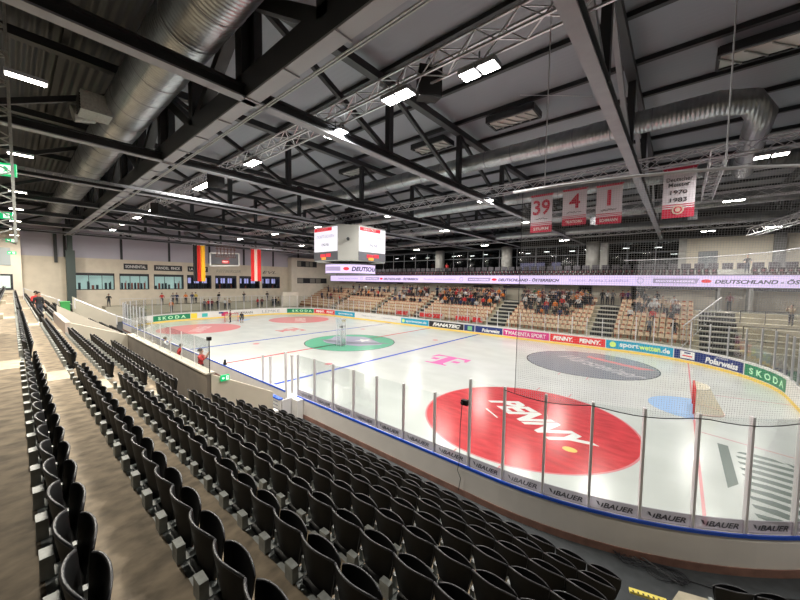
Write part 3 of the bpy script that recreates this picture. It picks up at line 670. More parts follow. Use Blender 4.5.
# glass panels with posts
PANE_N = [0]
def pane(s0, s1, z1, lb, z0=1.15, band=False, post=(.055, .09), postm=ALU, bauer=False):
    o = empty('rink_glass', (0, 0, 0)); tag(o, lb, 'glass panel', 'glass panels on the boards')
    mb = MB(); strip(mb, s0 + .03, s1 - .03, .045, .057, z0 + (.27 if band else 0), z1); mb.build('pane', GLASS, o)
    if band:
        mb = MB(); strip(mb, s0 + .03, s1 - .03, .040, .062, z0, z0 + .27); mb.build('frosted_band', BAND, o)
    mb = MB(); strip(mb, s0 - post[0] / 2, s0 + post[0] / 2, .05 - post[1] / 2, .05 + post[1] / 2, z0 - .0, z1 + .03); mb.build('post', postm, o)
    if bauer:
        text_obj('lettering', 'BAUER', .12, onpath_out((s0 + s1) / 2 + .08, z0 + .075, .07), TXTB, o, shear=.3, bold=.03, width=(s1 - s0) * .58)
        mb = MB(); c = s0 + (s1 - s0) * .2; q = lambda u, v: rp(c + u, .07, z0 + .075 + v)
        mb.poly([q(-.05, .13), q(0, .12), q(.03, .03), q(-.01, .05)]); mb.poly([q(.04, 0), q(.08, .02), q(.10, .11), q(.07, .1)]); mb.build('brand_mark', TXTB, o)
    return o
POSTN = mat('glass_post_aluminium', (.72, .70, .72), .4, metal=.1)
near_posts = [33.2 + .95, 35.37, 36.58, 37.77, 38.95, 40.15, 41.35, 42.5]
s = 42.5
while s < 64.5: s += .957; near_posts.append(s)
for i, (a, c) in enumerate(zip(near_posts, near_posts[1:])):
    tall = a >= 42.4
    pane(a, c, 3.55 if tall else 2.92, '%s glass panel lettered BAUER, %s right of the open gate' % ('tall' if tall else 'low', ordn(i + 1)), band=True, postm=POSTN, bauer=a < 53, post=(.05, .085))
s = near_posts[-1]; i = 0
while s < 71: pane(s, s + 1.25, 3.5, 'tall clear glass panel at the far right corner, %s along from the right' % ordn(i + 1), postm=ALU); s += 1.25; i += 1
i = 0
while s < 148:
    e = s + 1.3; pane(s, e, 3.3 if s < 80 or s > 118 else 2.95, 'clear glass panel on the far boards, %s counted from the right' % ordn(i + 1), postm=ALU, post=(.06, .08)); s = e; i += 1
i = 0
while s < PER + 9: pane(s, s + 1.3, 3.3, 'clear glass panel round the near left corner, %s from the end wall side' % ordn(i + 1), postm=ALU); s += 1.3; i += 1
# penalty-bench / gate gear at the opening
for i, (x, z1, lb) in enumerate(((9.56, 2.4, 'slim lone post on the bench board'), (10.3, 2.45, 'slim lone post left of the gate opening'), (11.68, 2.88, 'tall post at the gate opening'), (12.2, 2.82, 'post standing just right of the gate opening'))):
    mb = MB(); mb.box(x - .04, -14.1, 1.15 if i != 1 else .3, x + .04, -14.02, z1); mb.box(x - .05, -14.11, z1, x + .05, -14.01, z1 + .04); o = mb.build('glass_post', POSTN); tag(o, lb, 'post', 'loose glass posts at the gate')
mb = MB(); mb.box(10.15, -15.95, .2, 10.45, -15.7, 1.3); o = mb.build('white_pillar', WHITE, loc=(3.5, 0, 0)); tag(o, 'short white pillar at the foot of the beige wall', 'pillar')
g = empty('rink_gate', (12.6, -14.1, .27)); tag(g, 'open white gate with blue top edge swung towards the seats', 'gate')
mb = MB(); mb.box(-.9, -.75, .05, -.05, -.68, .85); mb.build('gate_leaf', WHITE, g); mb = MB(); mb.box(-.93, -.8, .85, -.02, -.63, .9); mb.build('gate_cap', BLUECAP, g)
for z in (.25, .4, .55, .7):
    mb = MB(); mb.box(-.75, -.765, z, -.2, -.75, z + .05); mb.build('notice_line', cmat('grey_lettering', (.35, .35, .4), .5), g)
mb = MB(); mb.box(0, -.7, 0, .06, -.1, .85); mb.build('gate_jamb', POSTN, g)
mb = MB(); mb.box(12.72, -14.4, .27, 13.15, -14.1, 1.1); o = mb.build('white_box_pillar', WHITE); tag(o, 'white box pillar right of the open gate', 'pillar')
# camera box on glass with cable
o = empty('small_camera', (20.85, -14.05, 2.9)); tag(o, 'small black camera box hanging on the glass over the red circle', 'camera')
mb = MB(); mb.box(-.09, -.08, -.07, .09, .05, .07); mb.build('body', BLACK, o); mb = MB(); mb.tube([(-.05, -.08, 0), (-.05, -.13, 0)], .03, 10); mb.build('lens', TXTB, o)
mb = MB(); mb.tube([(20.8, -14.13, 2.85), (20.78, -14.17, 2.2), (20.8, -14.2, 1.3), (20.75, -14.21, 1.0), (20.85, -14.2, .8), (20.8, -14.21, .45)], .01, 5); o = mb.build('camera_cable', TXTB); tag(o, 'thin black cable running down the board from the small camera', 'cable')
# coiled cable on the walkway
mb = MB()
for lo in range(5):
    pts = []
    for i in range(25):
        t = 2 * PI * i / 24 + lo; pts.append((24.95 + .52 * math.cos(t) * (1 + .05 * lo) + .12 * math.sin(2 * t + lo), -13.58 + .16 * math.sin(2 * t) + .1 * math.sin(t + lo), .3 + .012 * lo))
    mb.tube(pts, .009, 5)
mb.tube([(25.4, -13.5, .29), (26.2, -13.3, .29), (27.2, -12.6, .29), (28.2, -11.5, .29)], .009, 5)
o = mb.build('cable_coil', TXTB); tag(o, 'tangled black cable coil lying on grey walkway by the boards', 'cable')

# safety net with rail
net = empty('safety_net', (0, 0, 0)); tag(net, 'pale safety netting hung from a curved rail behind the goal', 'net')
def netz(s): return 3.52 - .10 * abs(math.sin((s - 43.457) / .957 / 2 * PI))
NS0, NS1 = 43.72, 80.
ro = lambda s: .02 + .38 * min(1, max(0, (s - 43.7) / 4))
RZ = 8.4
ssn = samp(NS0, NS1, .265)
me = bpy.data.meshes.new('netting'); vs = []; fs = []; uvs = []
for s in ssn: vs += [rp(s, .12, netz(s)), rp(s, ro(s), RZ)]; uvs += [(s, netz(s)), (s, RZ)]
for i in range(len(ssn) - 1): fs.append((2 * i, 2 * i + 2, 2 * i + 3, 2 * i + 1))
me.from_pydata(vs, [], fs); uvl = me.uv_layers.new(name='grid')
for p in me.polygons:
    for li in p.loop_indices: uvl.data[li].uv = uvs[me.loops[li].vertex_index]
me.materials.append(NET); n_ = bpy.data.objects.new('netting', me); C.objects.link(n_); n_.parent = net
mb = MB(); mb.tube([rp(s, ro(s), RZ) for s in samp(43.5, 81, .8)], .03, 8); mb.build('curved_rail', cmat('white_rail', (.62, .62, .66), .4), net, smooth=True)
mb = MB(); mb.tube([rp(s, .13, netz(s)) for s in samp(43.457, NS1, .265)], .011, 5); mb.tube([rp(NS0, .13, 3.5), rp(NS0, .02, RZ)], .007, 5); mb.build('edge_cord', TXTB, net)

# ================================================================ GOALS
def goal(x, y, sx, lb):
    o = empty('goal', (x, y, 0)); tag(o, lb, 'goal', 'ice hockey goals')
    mb = MB(); mb.tube([(0, -.915, 0), (0, -.915, 1.22)], .04, 12); mb.build('goal_post', REDP, o, True)
    mb = MB(); mb.tube([(0, .915, 0), (0, .915, 1.22)], .04, 12); mb.build('goal_post', REDP, o, True)
    mb = MB(); mb.tube([(0, -.915, 1.22), (0, .915, 1.22)], .04, 12); mb.build('crossbar', REDP, o, True)
    base = [(sx * 1.1 * math.sin(math.radians(a)) if 0 else sx * (1.12 - 1.12 * abs(t) ** 3.2), .98 * t * (1 if abs(t) < .99 else .95)) for t in [i / 10 for i in range(-10, 11)] for a in (0,)]
    top = [(sx * (.55 - .55 * abs(t) ** 3.2), .92 * t) for t in [i / 10 for i in range(-10, 11)]]
    mb = MB(); mb.tube([(a, b_, .03) for a, b_ in base], .03, 8); mb.build('base_frame', cmat('white_red_frame', (.66, .5, .48), .4), o, True)
    mb = MB(); mb.tube([(a, b_, 1.2) for a, b_ in top], .022, 8); mb.build('top_frame', cmat('goal_frame_white', (.7, .66, .6), .4), o, True)
    me = bpy.data.meshes.new('goal_net'); vs = []; uvs = []; fs = []
    n = len(base)
    for i in range(n):
        for k in range(5):
            t = k / 4; vs.append((base[i][0] * (1 - t) + top[i][0] * t, base[i][1] * (1 - t) + top[i][1] * t, .04 + 1.16 * t)); uvs.append((i * .16, t * 1.3))
    for i in range(n - 1):
        for k in range(4): a = i * 5 + k; fs.append((a, a + 5, a + 6, a + 1))
    m0 = len(vs)
    for i in range(n): vs.append((0, top[i][1], 1.22)); uvs.append((top[i][1] + 5, 0)); vs.append((top[i][0], top[i][1], 1.2)); uvs.append((top[i][1] + 5, top[i][0]))
    for i in range(n - 1): a = m0 + 2 * i; fs.append((a, a + 2, a + 3, a + 1))
    me.from_pydata(vs, [], fs); uvl = me.uv_layers.new(name='grid')
    for p in me.polygons:
        for li in p.loop_indices: uvl.data[li].uv = uvs[me.loops[li].vertex_index]
    me.materials.append(GOALNET); g_ = bpy.data.objects.new('goal_net', me); C.objects.link(g_); g_.parent = o
    return o
goal(26, 0, 1, 'red framed ice hockey goal with pale net at right')
goal(-24.0, -1.6, -1, 'small distant goal with the two people beside it')
# plain clear box with corner posts on centre ice
o = empty('clear_box', (1.0, -2.0, 0)); tag(o, 'tall clear box standing on the green centre circle', 'case')
mb = MB(); mb.box(-.3, -.3, .1, .3, .3, 2.55); mb.build('clear_body', ACRY, o)
mb = MB()
for a in (-1, 1):
    for c in (-1, 1): mb.bar((a * .3, c * .3, 0), (a * .3, c * .3, 2.6), .025, .025)
mb.build('corner_post', ALU, o); mb = MB(); mb.box(-.12, -.1, 1.75, .12, .1, 1.9); mb.build('black_fitting', BLACK, o)

# ================================================================ NEAR SEATS
# origin: riser edge, upper tread level; faces +Y
mb = MB(); nu = 9
def shell(mb, w0, w1, ybot, ytop, zb, zt, bulge, sgn, th=.018, mi=0, rim=None):
    nz = 5; outer = []; inner = []
    for j in range(nz + 1):
        t = j / nz; z = zb + (zt - zb) * t; w = w0 + (w1 - w0) * min(1, t * 1.5); yb = ybot + (ytop - ybot) * t; bl = bulge * (.45 + .55 * t)
        ro = []; ri = []
        for i in range(nu):
            u = -1 + 2 * i / (nu - 1); drop = (.035 * abs(u) ** 3 if j == nz else 0)
            y = yb + sgn * bl * (1 - u * u); ro.append((u * w / 2, y + sgn * th / 2, z - drop)); ri.append((u * w / 2, y - sgn * th / 2, z - drop))
        outer.append(ro); inner.append(ri)
    mb.quadgrid(outer, mi); mb.quadgrid(inner, mi)
    for a, b_ in ((outer[0], inner[0]), (outer[-1], inner[-1])): mb.quadgrid([a, b_], mi)
    mb.quadgrid([[r[0] for r in outer], [r[0] for r in inner]], mi); mb.quadgrid([[r[-1] for r in outer], [r[-1] for r in inner]], mi)
    if rim: mb.tube([((a[0] + c[0]) / 2, (a[1] + c[1]) / 2, a[2]) for a, c in zip(outer[-1], inner[-1])], rim, 6, 1)
shell(mb, .33, .485, .135, .11, -.02, .42, .068, -1, rim=.011); backm = mb.mesh('backrest', [BLACK, SEATIN], True)
mb = MB(); shell(mb, .37, .465, .155, .185, .03, .37, .042, 1, rim=.009); mb.box(-.15, .06, -.02, .15, .19, .04, 0); panm = mb.mesh('seat_pan', [BLACK, SEATIN], True)
mb = MB(); mb.box(-.315, -.02, 0, -.19, .045, .15); mb.box(-.31, .045, -.012, -.20, .15, .004); mb.box(-.275, .13, .0, -.225, .20, .13); brm = mb.mesh('mounting_bracket', [GALV])
mb = MB()
for me_ in (backm, panm, brm):
    b0 = len(mb.v); mb.v += [tuple(v.co) for v in me_.vertices]
    for p in me_.polygons: mb.f.append(tuple(b0 + i for i in p.vertices)); mb.mi.append(2 if me_ is brm else p.material_index)
SEATV, SEATF, SEATM = mb.v, mb.f, mb.mi
def mk(name, me, parent): o = bpy.data.objects.new(name, me); C.objects.link(o); o.parent = parent; return o
seat0 = empty('stadium_chair'); mk('backrest', backm, seat0); mk('seat_pan', panm, seat0); mk('mounting_bracket', brm, seat0)
rowname = {8: 'front row', 7: 'second row', 6: 'third row', 5: 'fourth row', 4: 'fifth row', 3: 'sixth row', 2: 'seventh row', 1: 'eighth row', 0: 'ninth row', -1: 'tenth row'}
seats = []   # (depth key, x, k, label)
for k in range(-1, 9):
    secs = [('right', 14.22 if k >= 5 else 14.6, 24.75), ('mid', 1.9 if k < 2 else VX1 + .4, 13.42), ('left', -10.8, .55), ('l2', -23.3, -11.9), ('l3', -32.9, -24.4)]
    for nm, a, b_ in secs:
        if nm == 'mid' and k >= 5: continue
        if nm == 'left' and k >= 2: b_ = VX0 - .45
        n = int((b_ - a) / .5); j = 0
        for j in range(n):
            x = a + .25 + .5 * j
            if k >= 4 and abs(x + 18.1) < .5: continue
            if nm == 'right' : ref = '%s from its left end' % ordn(j + 1); sec = 'of the nearest block'
            elif nm == 'mid': ref = '%s left of that aisle' % ordn(n - j); sec = 'past the first aisle'
            else: ref = '%s left of that aisle' % ordn(n - j); sec = 'past the second aisle'
            seats.append((abs(x - 25.2) + (0 if k >= 0 else 40), x, k, 'black seat, %s %s, %s' % (rowname[k], sec, ref), nm))
seats.sort(key=lambda t: t[0])
# corner seats at the bottom right: black tip-up pair by the yellow nosing
first = True
for d, x, k, lb, nm in seats[:296]:
    o = seat0 if first else copy_tree(seat0); first = False
    o.location = (x, Ek(k), Zk(k)); tag(o, lb, 'seat', 'black tip-up seats in the near stand')
for i, (x, y) in enumerate(((26.12, -15.0), (26.6, -14.78), (27.06, -14.52), (27.5, -14.2))):
    o = copy_tree(seat0); o.location = (x, y, 1.07); o.rotation_euler = (0, 0, .45 + .07 * i); tag(o, 'black tip-up seat in the short corner row at the bottom edge, %s from the step' % ordn(i + 1), 'seat', 'black tip-up seats in the near stand')
mb = MB()
for d, x, k, lb, nm in seats[296:]:
    b0 = len(mb.v); mb.v += [(a + x, c + Ek(k), e + Zk(k)) for a, c, e in SEATV]
    for f, m_ in zip(SEATF, SEATM): mb.f.append(tuple(b0 + i for i in f)); mb.mi.append(m_)
o = mb.build('stadium_seat_rows', [BLACK, SEATIN, GALV], smooth=True); tag(o, 'many distant black tip-up seats in rows at the left end of the near stand', 'seats', 'black tip-up seats in the near stand', 'stuff')
# yellow nosing and pale step at bottom
mb = MB(); mb.box(0, 0, .66, .55, .09, .70)
for i in range(7): mb.box(.04 + i * .075, .0, .701, .065 + i * .075, .04, .703, 1)
o = struct(mb.build('trim_step_nosing', [cmat('yellow_nosing', (.75, .62, .12), .5), TXTB], loc=(24.78, -15.02, 0), rz=.3))
mb = MB(); mb.hexa([(25.0, -16.0, .2), (25.9, -15.9, .2), (26.3, -14.15, .2), (25.45, -14.45, .2), (25.0, -16.0, .68), (25.9, -15.9, .68), (26.3, -14.1, .68), (25.45, -14.4, .68)]); struct(mb.build('floor_corner_step', CONC2))
mb = MB(); mb.hexa([(25.9, -16.0, .2), (29, -15.0, .2), (28.6, -13.4, .2), (26.1, -14.6, .2), (25.9, -16.0, 1.07), (29, -15.0, 1.07), (28.3, -14.2, 1.07), (25.95, -15.2, 1.07)]); struct(mb.build('floor_corner_tier', CONC2))
# glass barrier on the parapet
for i in range(8):
    x = 3.4 + i * 1.32
    o = empty('parapet_glass', (x, -18.05, 3.22)); tag(o, 'glass panel on the parapet behind the benches, %s from the left' % ordn(i + 1), 'glass panel', 'parapet glass panels')
    mb = MB(); mb.box(.03, 0, .0, 1.28, .012, 1.03); mb.build('pane', GLASS, o)
    mb = MB(); mb.box(1.29, -.005, 0, 1.31, .017, 1.03); mb.build('post', POSTN, o)
mb = MB(); mb.box(13.9, -18.11, 4.25, 14.0, -17.99, 4.36); mb.tube([(13.96, -18.05, 3.2), (13.96, -18.05, 4.25)], .015, 8); o = mb.build('black_post_cap', BLACK); tag(o, 'small black box on the end post of parapet glass', 'lamp')  # plain black cap on the glass end post, not a lamp
mb = MB(); mb.tube([(0, 0, .12), (0, 0, .3)], .06, 12); mb.box(-.12, -.06, 0, .12, .06, .12); o = mb.build('black_device', BLACK, loc=(5.0, -14.05, 1.15)); tag(o, 'small black device standing on the blue board cap at bench', 'device')
# exit signs
def exitsign(loc, rz, w, h, lb, plane='x'):
    o = empty('exit_sign', loc, rz); tag(o, lb, 'exit sign', 'green exit signs')
    mb = MB(); mb.box(-w / 2, -.03, -h / 2, w / 2, .03, h / 2); mb.build('panel', EXITG, o)
    mb = MB(); k = h / 2
    for y in (-.034, .034):
        mb.poly([(-w * .42, y, 0), (-w * .25, y, k * .5), (-w * .25, y, k * .18), (-w * .08, y, k * .18), (-w * .08, y, -k * .18), (-w * .25, y, -k * .18), (-w * .25, y, -k * .5)])
        mb.poly([(w * .1, y, -k * .7), (w * .38, y, -k * .7), (w * .38, y, k * .7), (w * .1, y, k * .7)])
    mb.build('arrow', EXITW, o)
    mb = MB()
    for y in (-.037, .037): mb.poly([(w * .17, y, -k * .6), (w * .24, y, -k * .1), (w * .16, y, k * .2), (w * .24, y, k * .55), (w * .32, y, k * .2), (w * .29, y, -k * .1), (w * .34, y, -k * .6), (w * .26, y, -k * .25)])
    mb.build('running_figure', EXITG, o)
exitsign((7.7, -22.25, 9.75), 1.2, 1.0, .42, 'large green exit sign hanging at the left edge')
exitsign((-7.6, -22.3, 10.0), 1.2, 1.0, .42, 'green exit sign hanging second along the left edge')
exitsign((-20, -21.95, 9.3), 1.3, .6, .3, 'green exit sign third along the left edge, above the block window')
exitsign((-26, -21.9, 8.5), 1.3, .6, .3, 'green exit sign lowest by the near block')
exitsign((14.03, -17.62, 2.98), PI / 2, .26, .19, 'little green exit sign on the beige wall beside the seats')

# ================================================================ VIDEO CUBE
o = empty('video_cube', (0, 0, 8.0)); tag(o, 'four-sided hanging video scoreboard over centre ice', 'scoreboard')
a, c, z0, z1 = 3.05, 1.75, .25, 3.15
mb = MB()
octo = [(a, -c), (a, c), (c, a), (-c, a), (-a, c), (-a, -c), (-c, -a), (c, -a)]
mb.prism(octo, .0, z1 + .05); mb.build('housing', mat('cube_housing_grey', (.40, .40, .38), .5), o)
for i, (rz, nm) in enumerate(((0, '+x'), (PI / 2, '+y'), (PI, '-x'), (-PI / 2, '-y'))):
    s_ = empty('screen_side'); C.objects.unlink(s_); bpy.data.objects.remove(s_)
    R3 = Matrix.Rotation(rz, 4, 'Z')
    def T(x, y, z, R3=R3): return tuple(R3 @ Vector((x, y, z)))
    def slab(y0, y1, za, zb, x0, x1):
        m_ = MB(); m_.hexa([T(x0, y0, za), T(x1, y0, za), T(x1, y1, za), T(x0, y1, za), T(x0, y0, zb), T(x1, y0, zb), T(x1, y1, zb), T(x0, y1, zb)]); return m_
    sc = slab(-c + .05, c - .05, .85, z1 - .1, a, a + .06).build('screen', SCREEN, o)
    slab(-c + .1, c * .55, 2.72, z1 - .12, a + .06, a + .075).build('red_banner', LEDRED, sc)
    slab(-c, c, .05, .82, a - .02, a + .04).build('lower_frame', cmat('cube_dark_frame', (.10, .10, .12), .5), o)
    text_obj('screen_lettering', 'TICKETS SICHERN', .26, lambda u, v, T=T: T(a + .08, u, 2.1 + v), LEDGREY, sc, width=2.6)
    text_obj('screen_lettering', 'ONLINE', .26, lambda u, v, T=T: T(a + .08, u, 1.35 + v), LEDDARK, sc, width=1.1)
    text_obj('banner_lettering', 'EISHOCKEY', .17, lambda u, v, T=T: T(a + .09, u - .4, 2.8 + v), TXTW, sc, width=1.6)
    fl_ = slab(-.75, .0, .3, .62, a + .04, a + .06); fl_.build('flag_graphic', LEDRED, o); slab(-.55, .1, .1, .34, a + .06, a + .07).build('flag_graphic', mat('led_orange', (.5, .2, .02), .5, emit=(.85, .35, .05), estr=.8), o); slab(.1, .8, .35, .66, a + .05, a + .065).build('flag_graphic', LEDRED, o)
mb = MB(); mb.tube([(a * .86, -a * .86, 1.9), (a * .80, -a * .80, 1.9)], .14, 16); mb.build('round_vent', STEELB, o, loc=(.0, .0, 0))
rb = empty('ring_display', (0, 0, 6.8)); tag(rb, 'white lit ring display hanging below the video cube', 'display')
mb = MB(); mb.tube([(0, 0, .1), (0, 0, .9)], 2.45, 48); mb.build('lit_band', LED, rb); mb = MB(); mb.tube([(0, 0, .9), (0, 0, 1.02)], 2.5, 48); mb.tube([(0, 0, 0), (0, 0, .1)], 2.5, 48); mb.build('dark_trim', cmat('cube_dark_frame', (.1, .1, .12), .5), rb)
mb = MB()
for x in (-1.2, 1.2):
    for y in (-1.2, 1.2): mb.tube([(x, y, .9), (x, y, 1.2)], .04, 8)
mb.build('hanger', STEELB, rb)
for q0 in (-PI / 4, PI * 3 / 4):
    CY = lambda u, v, q0=q0: (2.47 * math.cos(q0 + u / 2.45), 2.47 * math.sin(q0 + u / 2.45), v)
    text_obj('lettering', 'DEUTSCHLAND', .42, lambda u, v: CY(u + 2.2, v + .28), LEDDARK, rb, bold=.035, shear=.2, width=3.9)
    mb = MB(); mb.poly([CY(-.25 + .28 * math.cos(t * PI / 8), .5 + .16 * math.sin(t * PI / 8)) for t in range(16)]); mb.build('red_emblem', LEDRED, rb)
    mb = MB(); mb.quadgrid([[CY(-2.9 + .3 * i, z) for i in range(8)] for z in (.3, .7)]); mb.build('dark_label', LEDGREY, rb)
mb = MB(); mb.box(-.9, -.9, 3.2, .9, .9, 3.5)
mb.build('top_plate', STEELB, o)
w = empty('hoist_box', (0.6, -.2, 11.9)); tag(w, 'dark winch box under the roof above the video cube', 'winch')
mb = MB(); mb.box(-.6, -.6, 0, .6, .6, 1.3); mb.build('housing', STEELB, w); mb = MB()
for x in (-1, 1): mb.tube([(x * .5 - .6, .2, 0), (x * .5 - .6, .2, -.5)], .03, 6)
mb.build('cable', STEELB, w)

# ================================================================ BANNERS, FLAGS, HOOP
BW = mat('banner_white_cloth', (.64, .60, .66), .8); BR = mat('banner_red_cloth', (.50, .03, .07), .8)
def banner(x0, x1, z0, z1, y, lb, big, name):
    o = empty('number_banner' if name else 'championship_banner', ((x0 + x1) / 2, y, z0)); tag(o, lb, 'banner', 'white and red banners under the roof'); h = z1 - z0; w = x1 - x0
    mb = MB(); mb.box(-w / 2, 0, 0, w / 2, .012, h); mb.build('cloth', BW, o)
    mb = MB(); mb.box(-w / 2 - .002, -.006, 0, w / 2 + .002, .018, h * .19); mb.build('red_foot', BR, o)
    for f in (.215, .255): mb = MB(); mb.box(-w / 2, -.005, h * f, w / 2, 0, h * (f + .018)); mb.build('red_stripe', BR, o)
    mb = MB(); mb.box(-w / 2, -.006, h * .965, w / 2, .018, h); mb.tube([(-w / 2 - .05, .006, h + .02), (w / 2 + .05, .006, h + .02)], .025, 6); mb.build('top_bar', BR, o)
    mb = MB()
    for s_ in (-1, 1): mb.tube([(s_ * w * .4, 0, h), (s_ * w * .4, 0, 11.95 - z0)], .01, 4)
    mb.build('hanging_cord', ALU, o)
    if name:
        text_obj('number', big, h * .40, lambda u, v: (u, -.012, h * .47 + v), BR, o, bold=.02 if big != '1' else 0, width=w * (.8 if len(big) > 1 else (.46 if big == '4' else .15)))
        text_obj('name_lettering', name, h * .075, lambda u, v: (u, -.02, h * .06 + v), TXTW, o, bold=.02, width=w * .7)
        mb = MB(); R_ = random.Random(big); pts = [(-w * .3 + w * .6 * i / 16, -.012, h * .36 + R_.uniform(-.05, .07)) for i in range(17)]; mb.tube(pts, .012, 4); mb.build('signature', TXTB, o)
    else:
        for t, zz, ww in (('Deutscher', .735, .80), ('Meister', .63, .66), ('1970', .475, .52), ('1983', .32, .52)):
            text_obj('lettering', t, h * .085, lambda u, v, zz=zz: (u, -.012, h * zz + v), TXTB, o, bold=.012, width=w * ww)
        mb = MB(); mb.poly([(.24 * math.cos(t * PI / 10), -.02, h * .16 + .24 * math.sin(t * PI / 10)) for t in range(20)], 0); mb.poly([(.17 * math.cos(t * PI / 10), -.024, h * .16 + .17 * math.sin(t * PI / 10)) for t in range(20)], 1); mb.poly([(.11 * math.cos(t * PI / 5), -.028, h * .16 + .11 * math.sin(t * PI / 5)) for t in range(10)], 0)
        mb.build('round_crest', [cmat('crest_pale', (.62, .52, .42), .7), BR], o)
banner(17.6, 18.9, 9.45, 11.8, 0, 'white and red banner with the number 39', '39', 'STURM')
banner(19.5, 20.8, 9.72, 11.85, 0, 'white and red banner with the number 4', '4', 'TRUNTSCHKA')
banner(21.3, 22.55, 9.62, 11.8, 0, 'white and red banner with the number 1', '1', 'SCHMANN')
banner(24.3, 25.57, 9.63, 12.1, 0, 'white banner reading Deutscher Meister 1970 1983 with round crest', '', None)
def flag(y0, y1, z0, z1, cols, lb):
    o = empty('hanging_flag', (-26.8, (y0 + y1) / 2, z0)); tag(o, lb, 'flag'); n = len(cols); w = y1 - y0
    mb = MB(); nn = 24
    for i in range(nn):
        a0 = -w / 2 + w * i / nn; a1 = -w / 2 + w * (i + 1) / nn; mi = min(n - 1, int(i * n / nn))
        x0_ = .08 * math.sin(i * 1.1); x1_ = .08 * math.sin((i + 1) * 1.1)
        mb.quadgrid([[(x0_, a0, 0), (x1_, a1, 0)], [(x0_, a0, z1 - z0), (x1_, a1, z1 - z0)]], mi)
    mb.build('cloth', cols, o); mb = MB(); mb.tube([(0, -w / 2 - .1, z1 - z0), (0, w / 2 + .1, z1 - z0)], .04, 6); mb.build('pole', ALU, o)
    light_ = None
flag(-5.5, -4.0, 5.8, 10.9, [cmat('flag_black', (.02, .02, .02), .8), cmat('flag_red', (.65, .03, .02), .8), cmat('flag_gold', (.95, .55, .03), .8)], 'vertical black red and gold German flag hanging before end wall')
flag(2.65, 4.25, 5.9, 11.0, [cmat('flag_red2', (.70, .03, .03), .8), cmat('flag_white', (.85, .65, .58), .8), cmat('flag_red2', (.7, .03, .03), .8)], 'vertical red white red Austrian flag hanging before end wall')
o = empty('folded_basketball_hoop', (-28.2, -.7, 8.1)); tag(o, 'ceiling basketball hoop folded up with glass backboard, between two flags', 'basketball hoop')
mb = MB(); W_, H_ = 4.2, 1.9
for (p, q) in (((0, -W_ / 2, 0), (0, W_ / 2, .2)), ((0, -W_ / 2, H_), (0, W_ / 2, H_ + .2)), ((0, -W_ / 2, 0), (0, -W_ / 2, H_)), ((0, W_ / 2, .2), (0, W_ / 2, H_ + .2))): mb.bar(p, q, .16, .16)
mb.build('board_frame', TXTW, o); mb = MB(); mb.poly([(0, -W_ / 2, 0), (0, W_ / 2, .2), (0, W_ / 2, H_ + .2), (0, -W_ / 2, H_)]); mb.build('clear_backboard', glass_mat('hoop_glass', (.7, .78, .75), .2), o)
mb = MB(); mb.box(.12, -.5, .45, .2, .55, .95); s_ = mb.build('red_sign', AR, o); text_obj('lettering', 'PENNY', .25, lambda u, v: (.21, u, .58 + v), TXTW, s_, bold=.04, width=.85)
mb = MB()
for i in range(6):
    mb.bar((.1, -1.3 + .5 * i, 1.4), (.1, -1.0 + .5 * i, 3.2), .06, .06); mb.bar((.1, -1.0 + .5 * i, 1.4), (.1, -1.3 + .5 * i, 3.2), .06, .06)
mb.bar((.1, -1.4, 1.4), (.1, 1.6, 1.4), .08, .08); mb.bar((.1, -1.4, 2.6), (.1, 1.6, 2.6), .08, .08); mb.build('folding_frame', cmat('brown_red_frame', (.22, .12, .10), .6), o)
mb = MB(); mb.tube([(.5 + .23 * math.cos(t * PI / 10), .1 + .23 * math.sin(t * PI / 10), 1.15) for t in range(21)], .02, 6); mb.build('hoop_ring', REDP, o)

# ================================================================ FAR STAND
FY0, FDY, FZ0, FDZ = 15.6, .8, 1.0, .39
fy = lambda j: FY0 + FDY * j
fz = lambda j: FZ0 + FDZ * j
FST = [(-23.6, -22.4), (-13.2, -12.0), (-4.4, -3.2), (7.2, 9.5), (18.4, 20.3), (26.7, 29.2)]
mb = MB()
for j in range(8): mb.box(-34.6, fy(j), -.04, 46, 23.9 if j == 7 else fy(j) + 2.2, fz(j))
struct(mb.build('floor_far_stand', mat('far_stand_concrete', (.48, .44, .34), .8, noise=.1, nscale=2)))
mb = MB(); mb.box(-34.6, 22.0 - .2, -.04, 46, 24.2, 3.78); struct(mb.build('floor_far_walkway', CONCS))
mb = MB(); mb.box(-34.6, 24.0, 3.7, 46, 24.3, 6.3); struct(mb.build('wall_far', BEIGE2))
mb = MB()
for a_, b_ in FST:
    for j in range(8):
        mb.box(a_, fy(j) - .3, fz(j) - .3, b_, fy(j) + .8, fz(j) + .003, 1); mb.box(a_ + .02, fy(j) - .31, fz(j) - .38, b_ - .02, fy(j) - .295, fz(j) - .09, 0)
struct(mb.build('floor_far_stairs', [cmat('stair_black_riser', (.02, .022, .025), .8), cmat('stair_tread', (.40, .38, .33), .8)]))  # black risers against pale treads
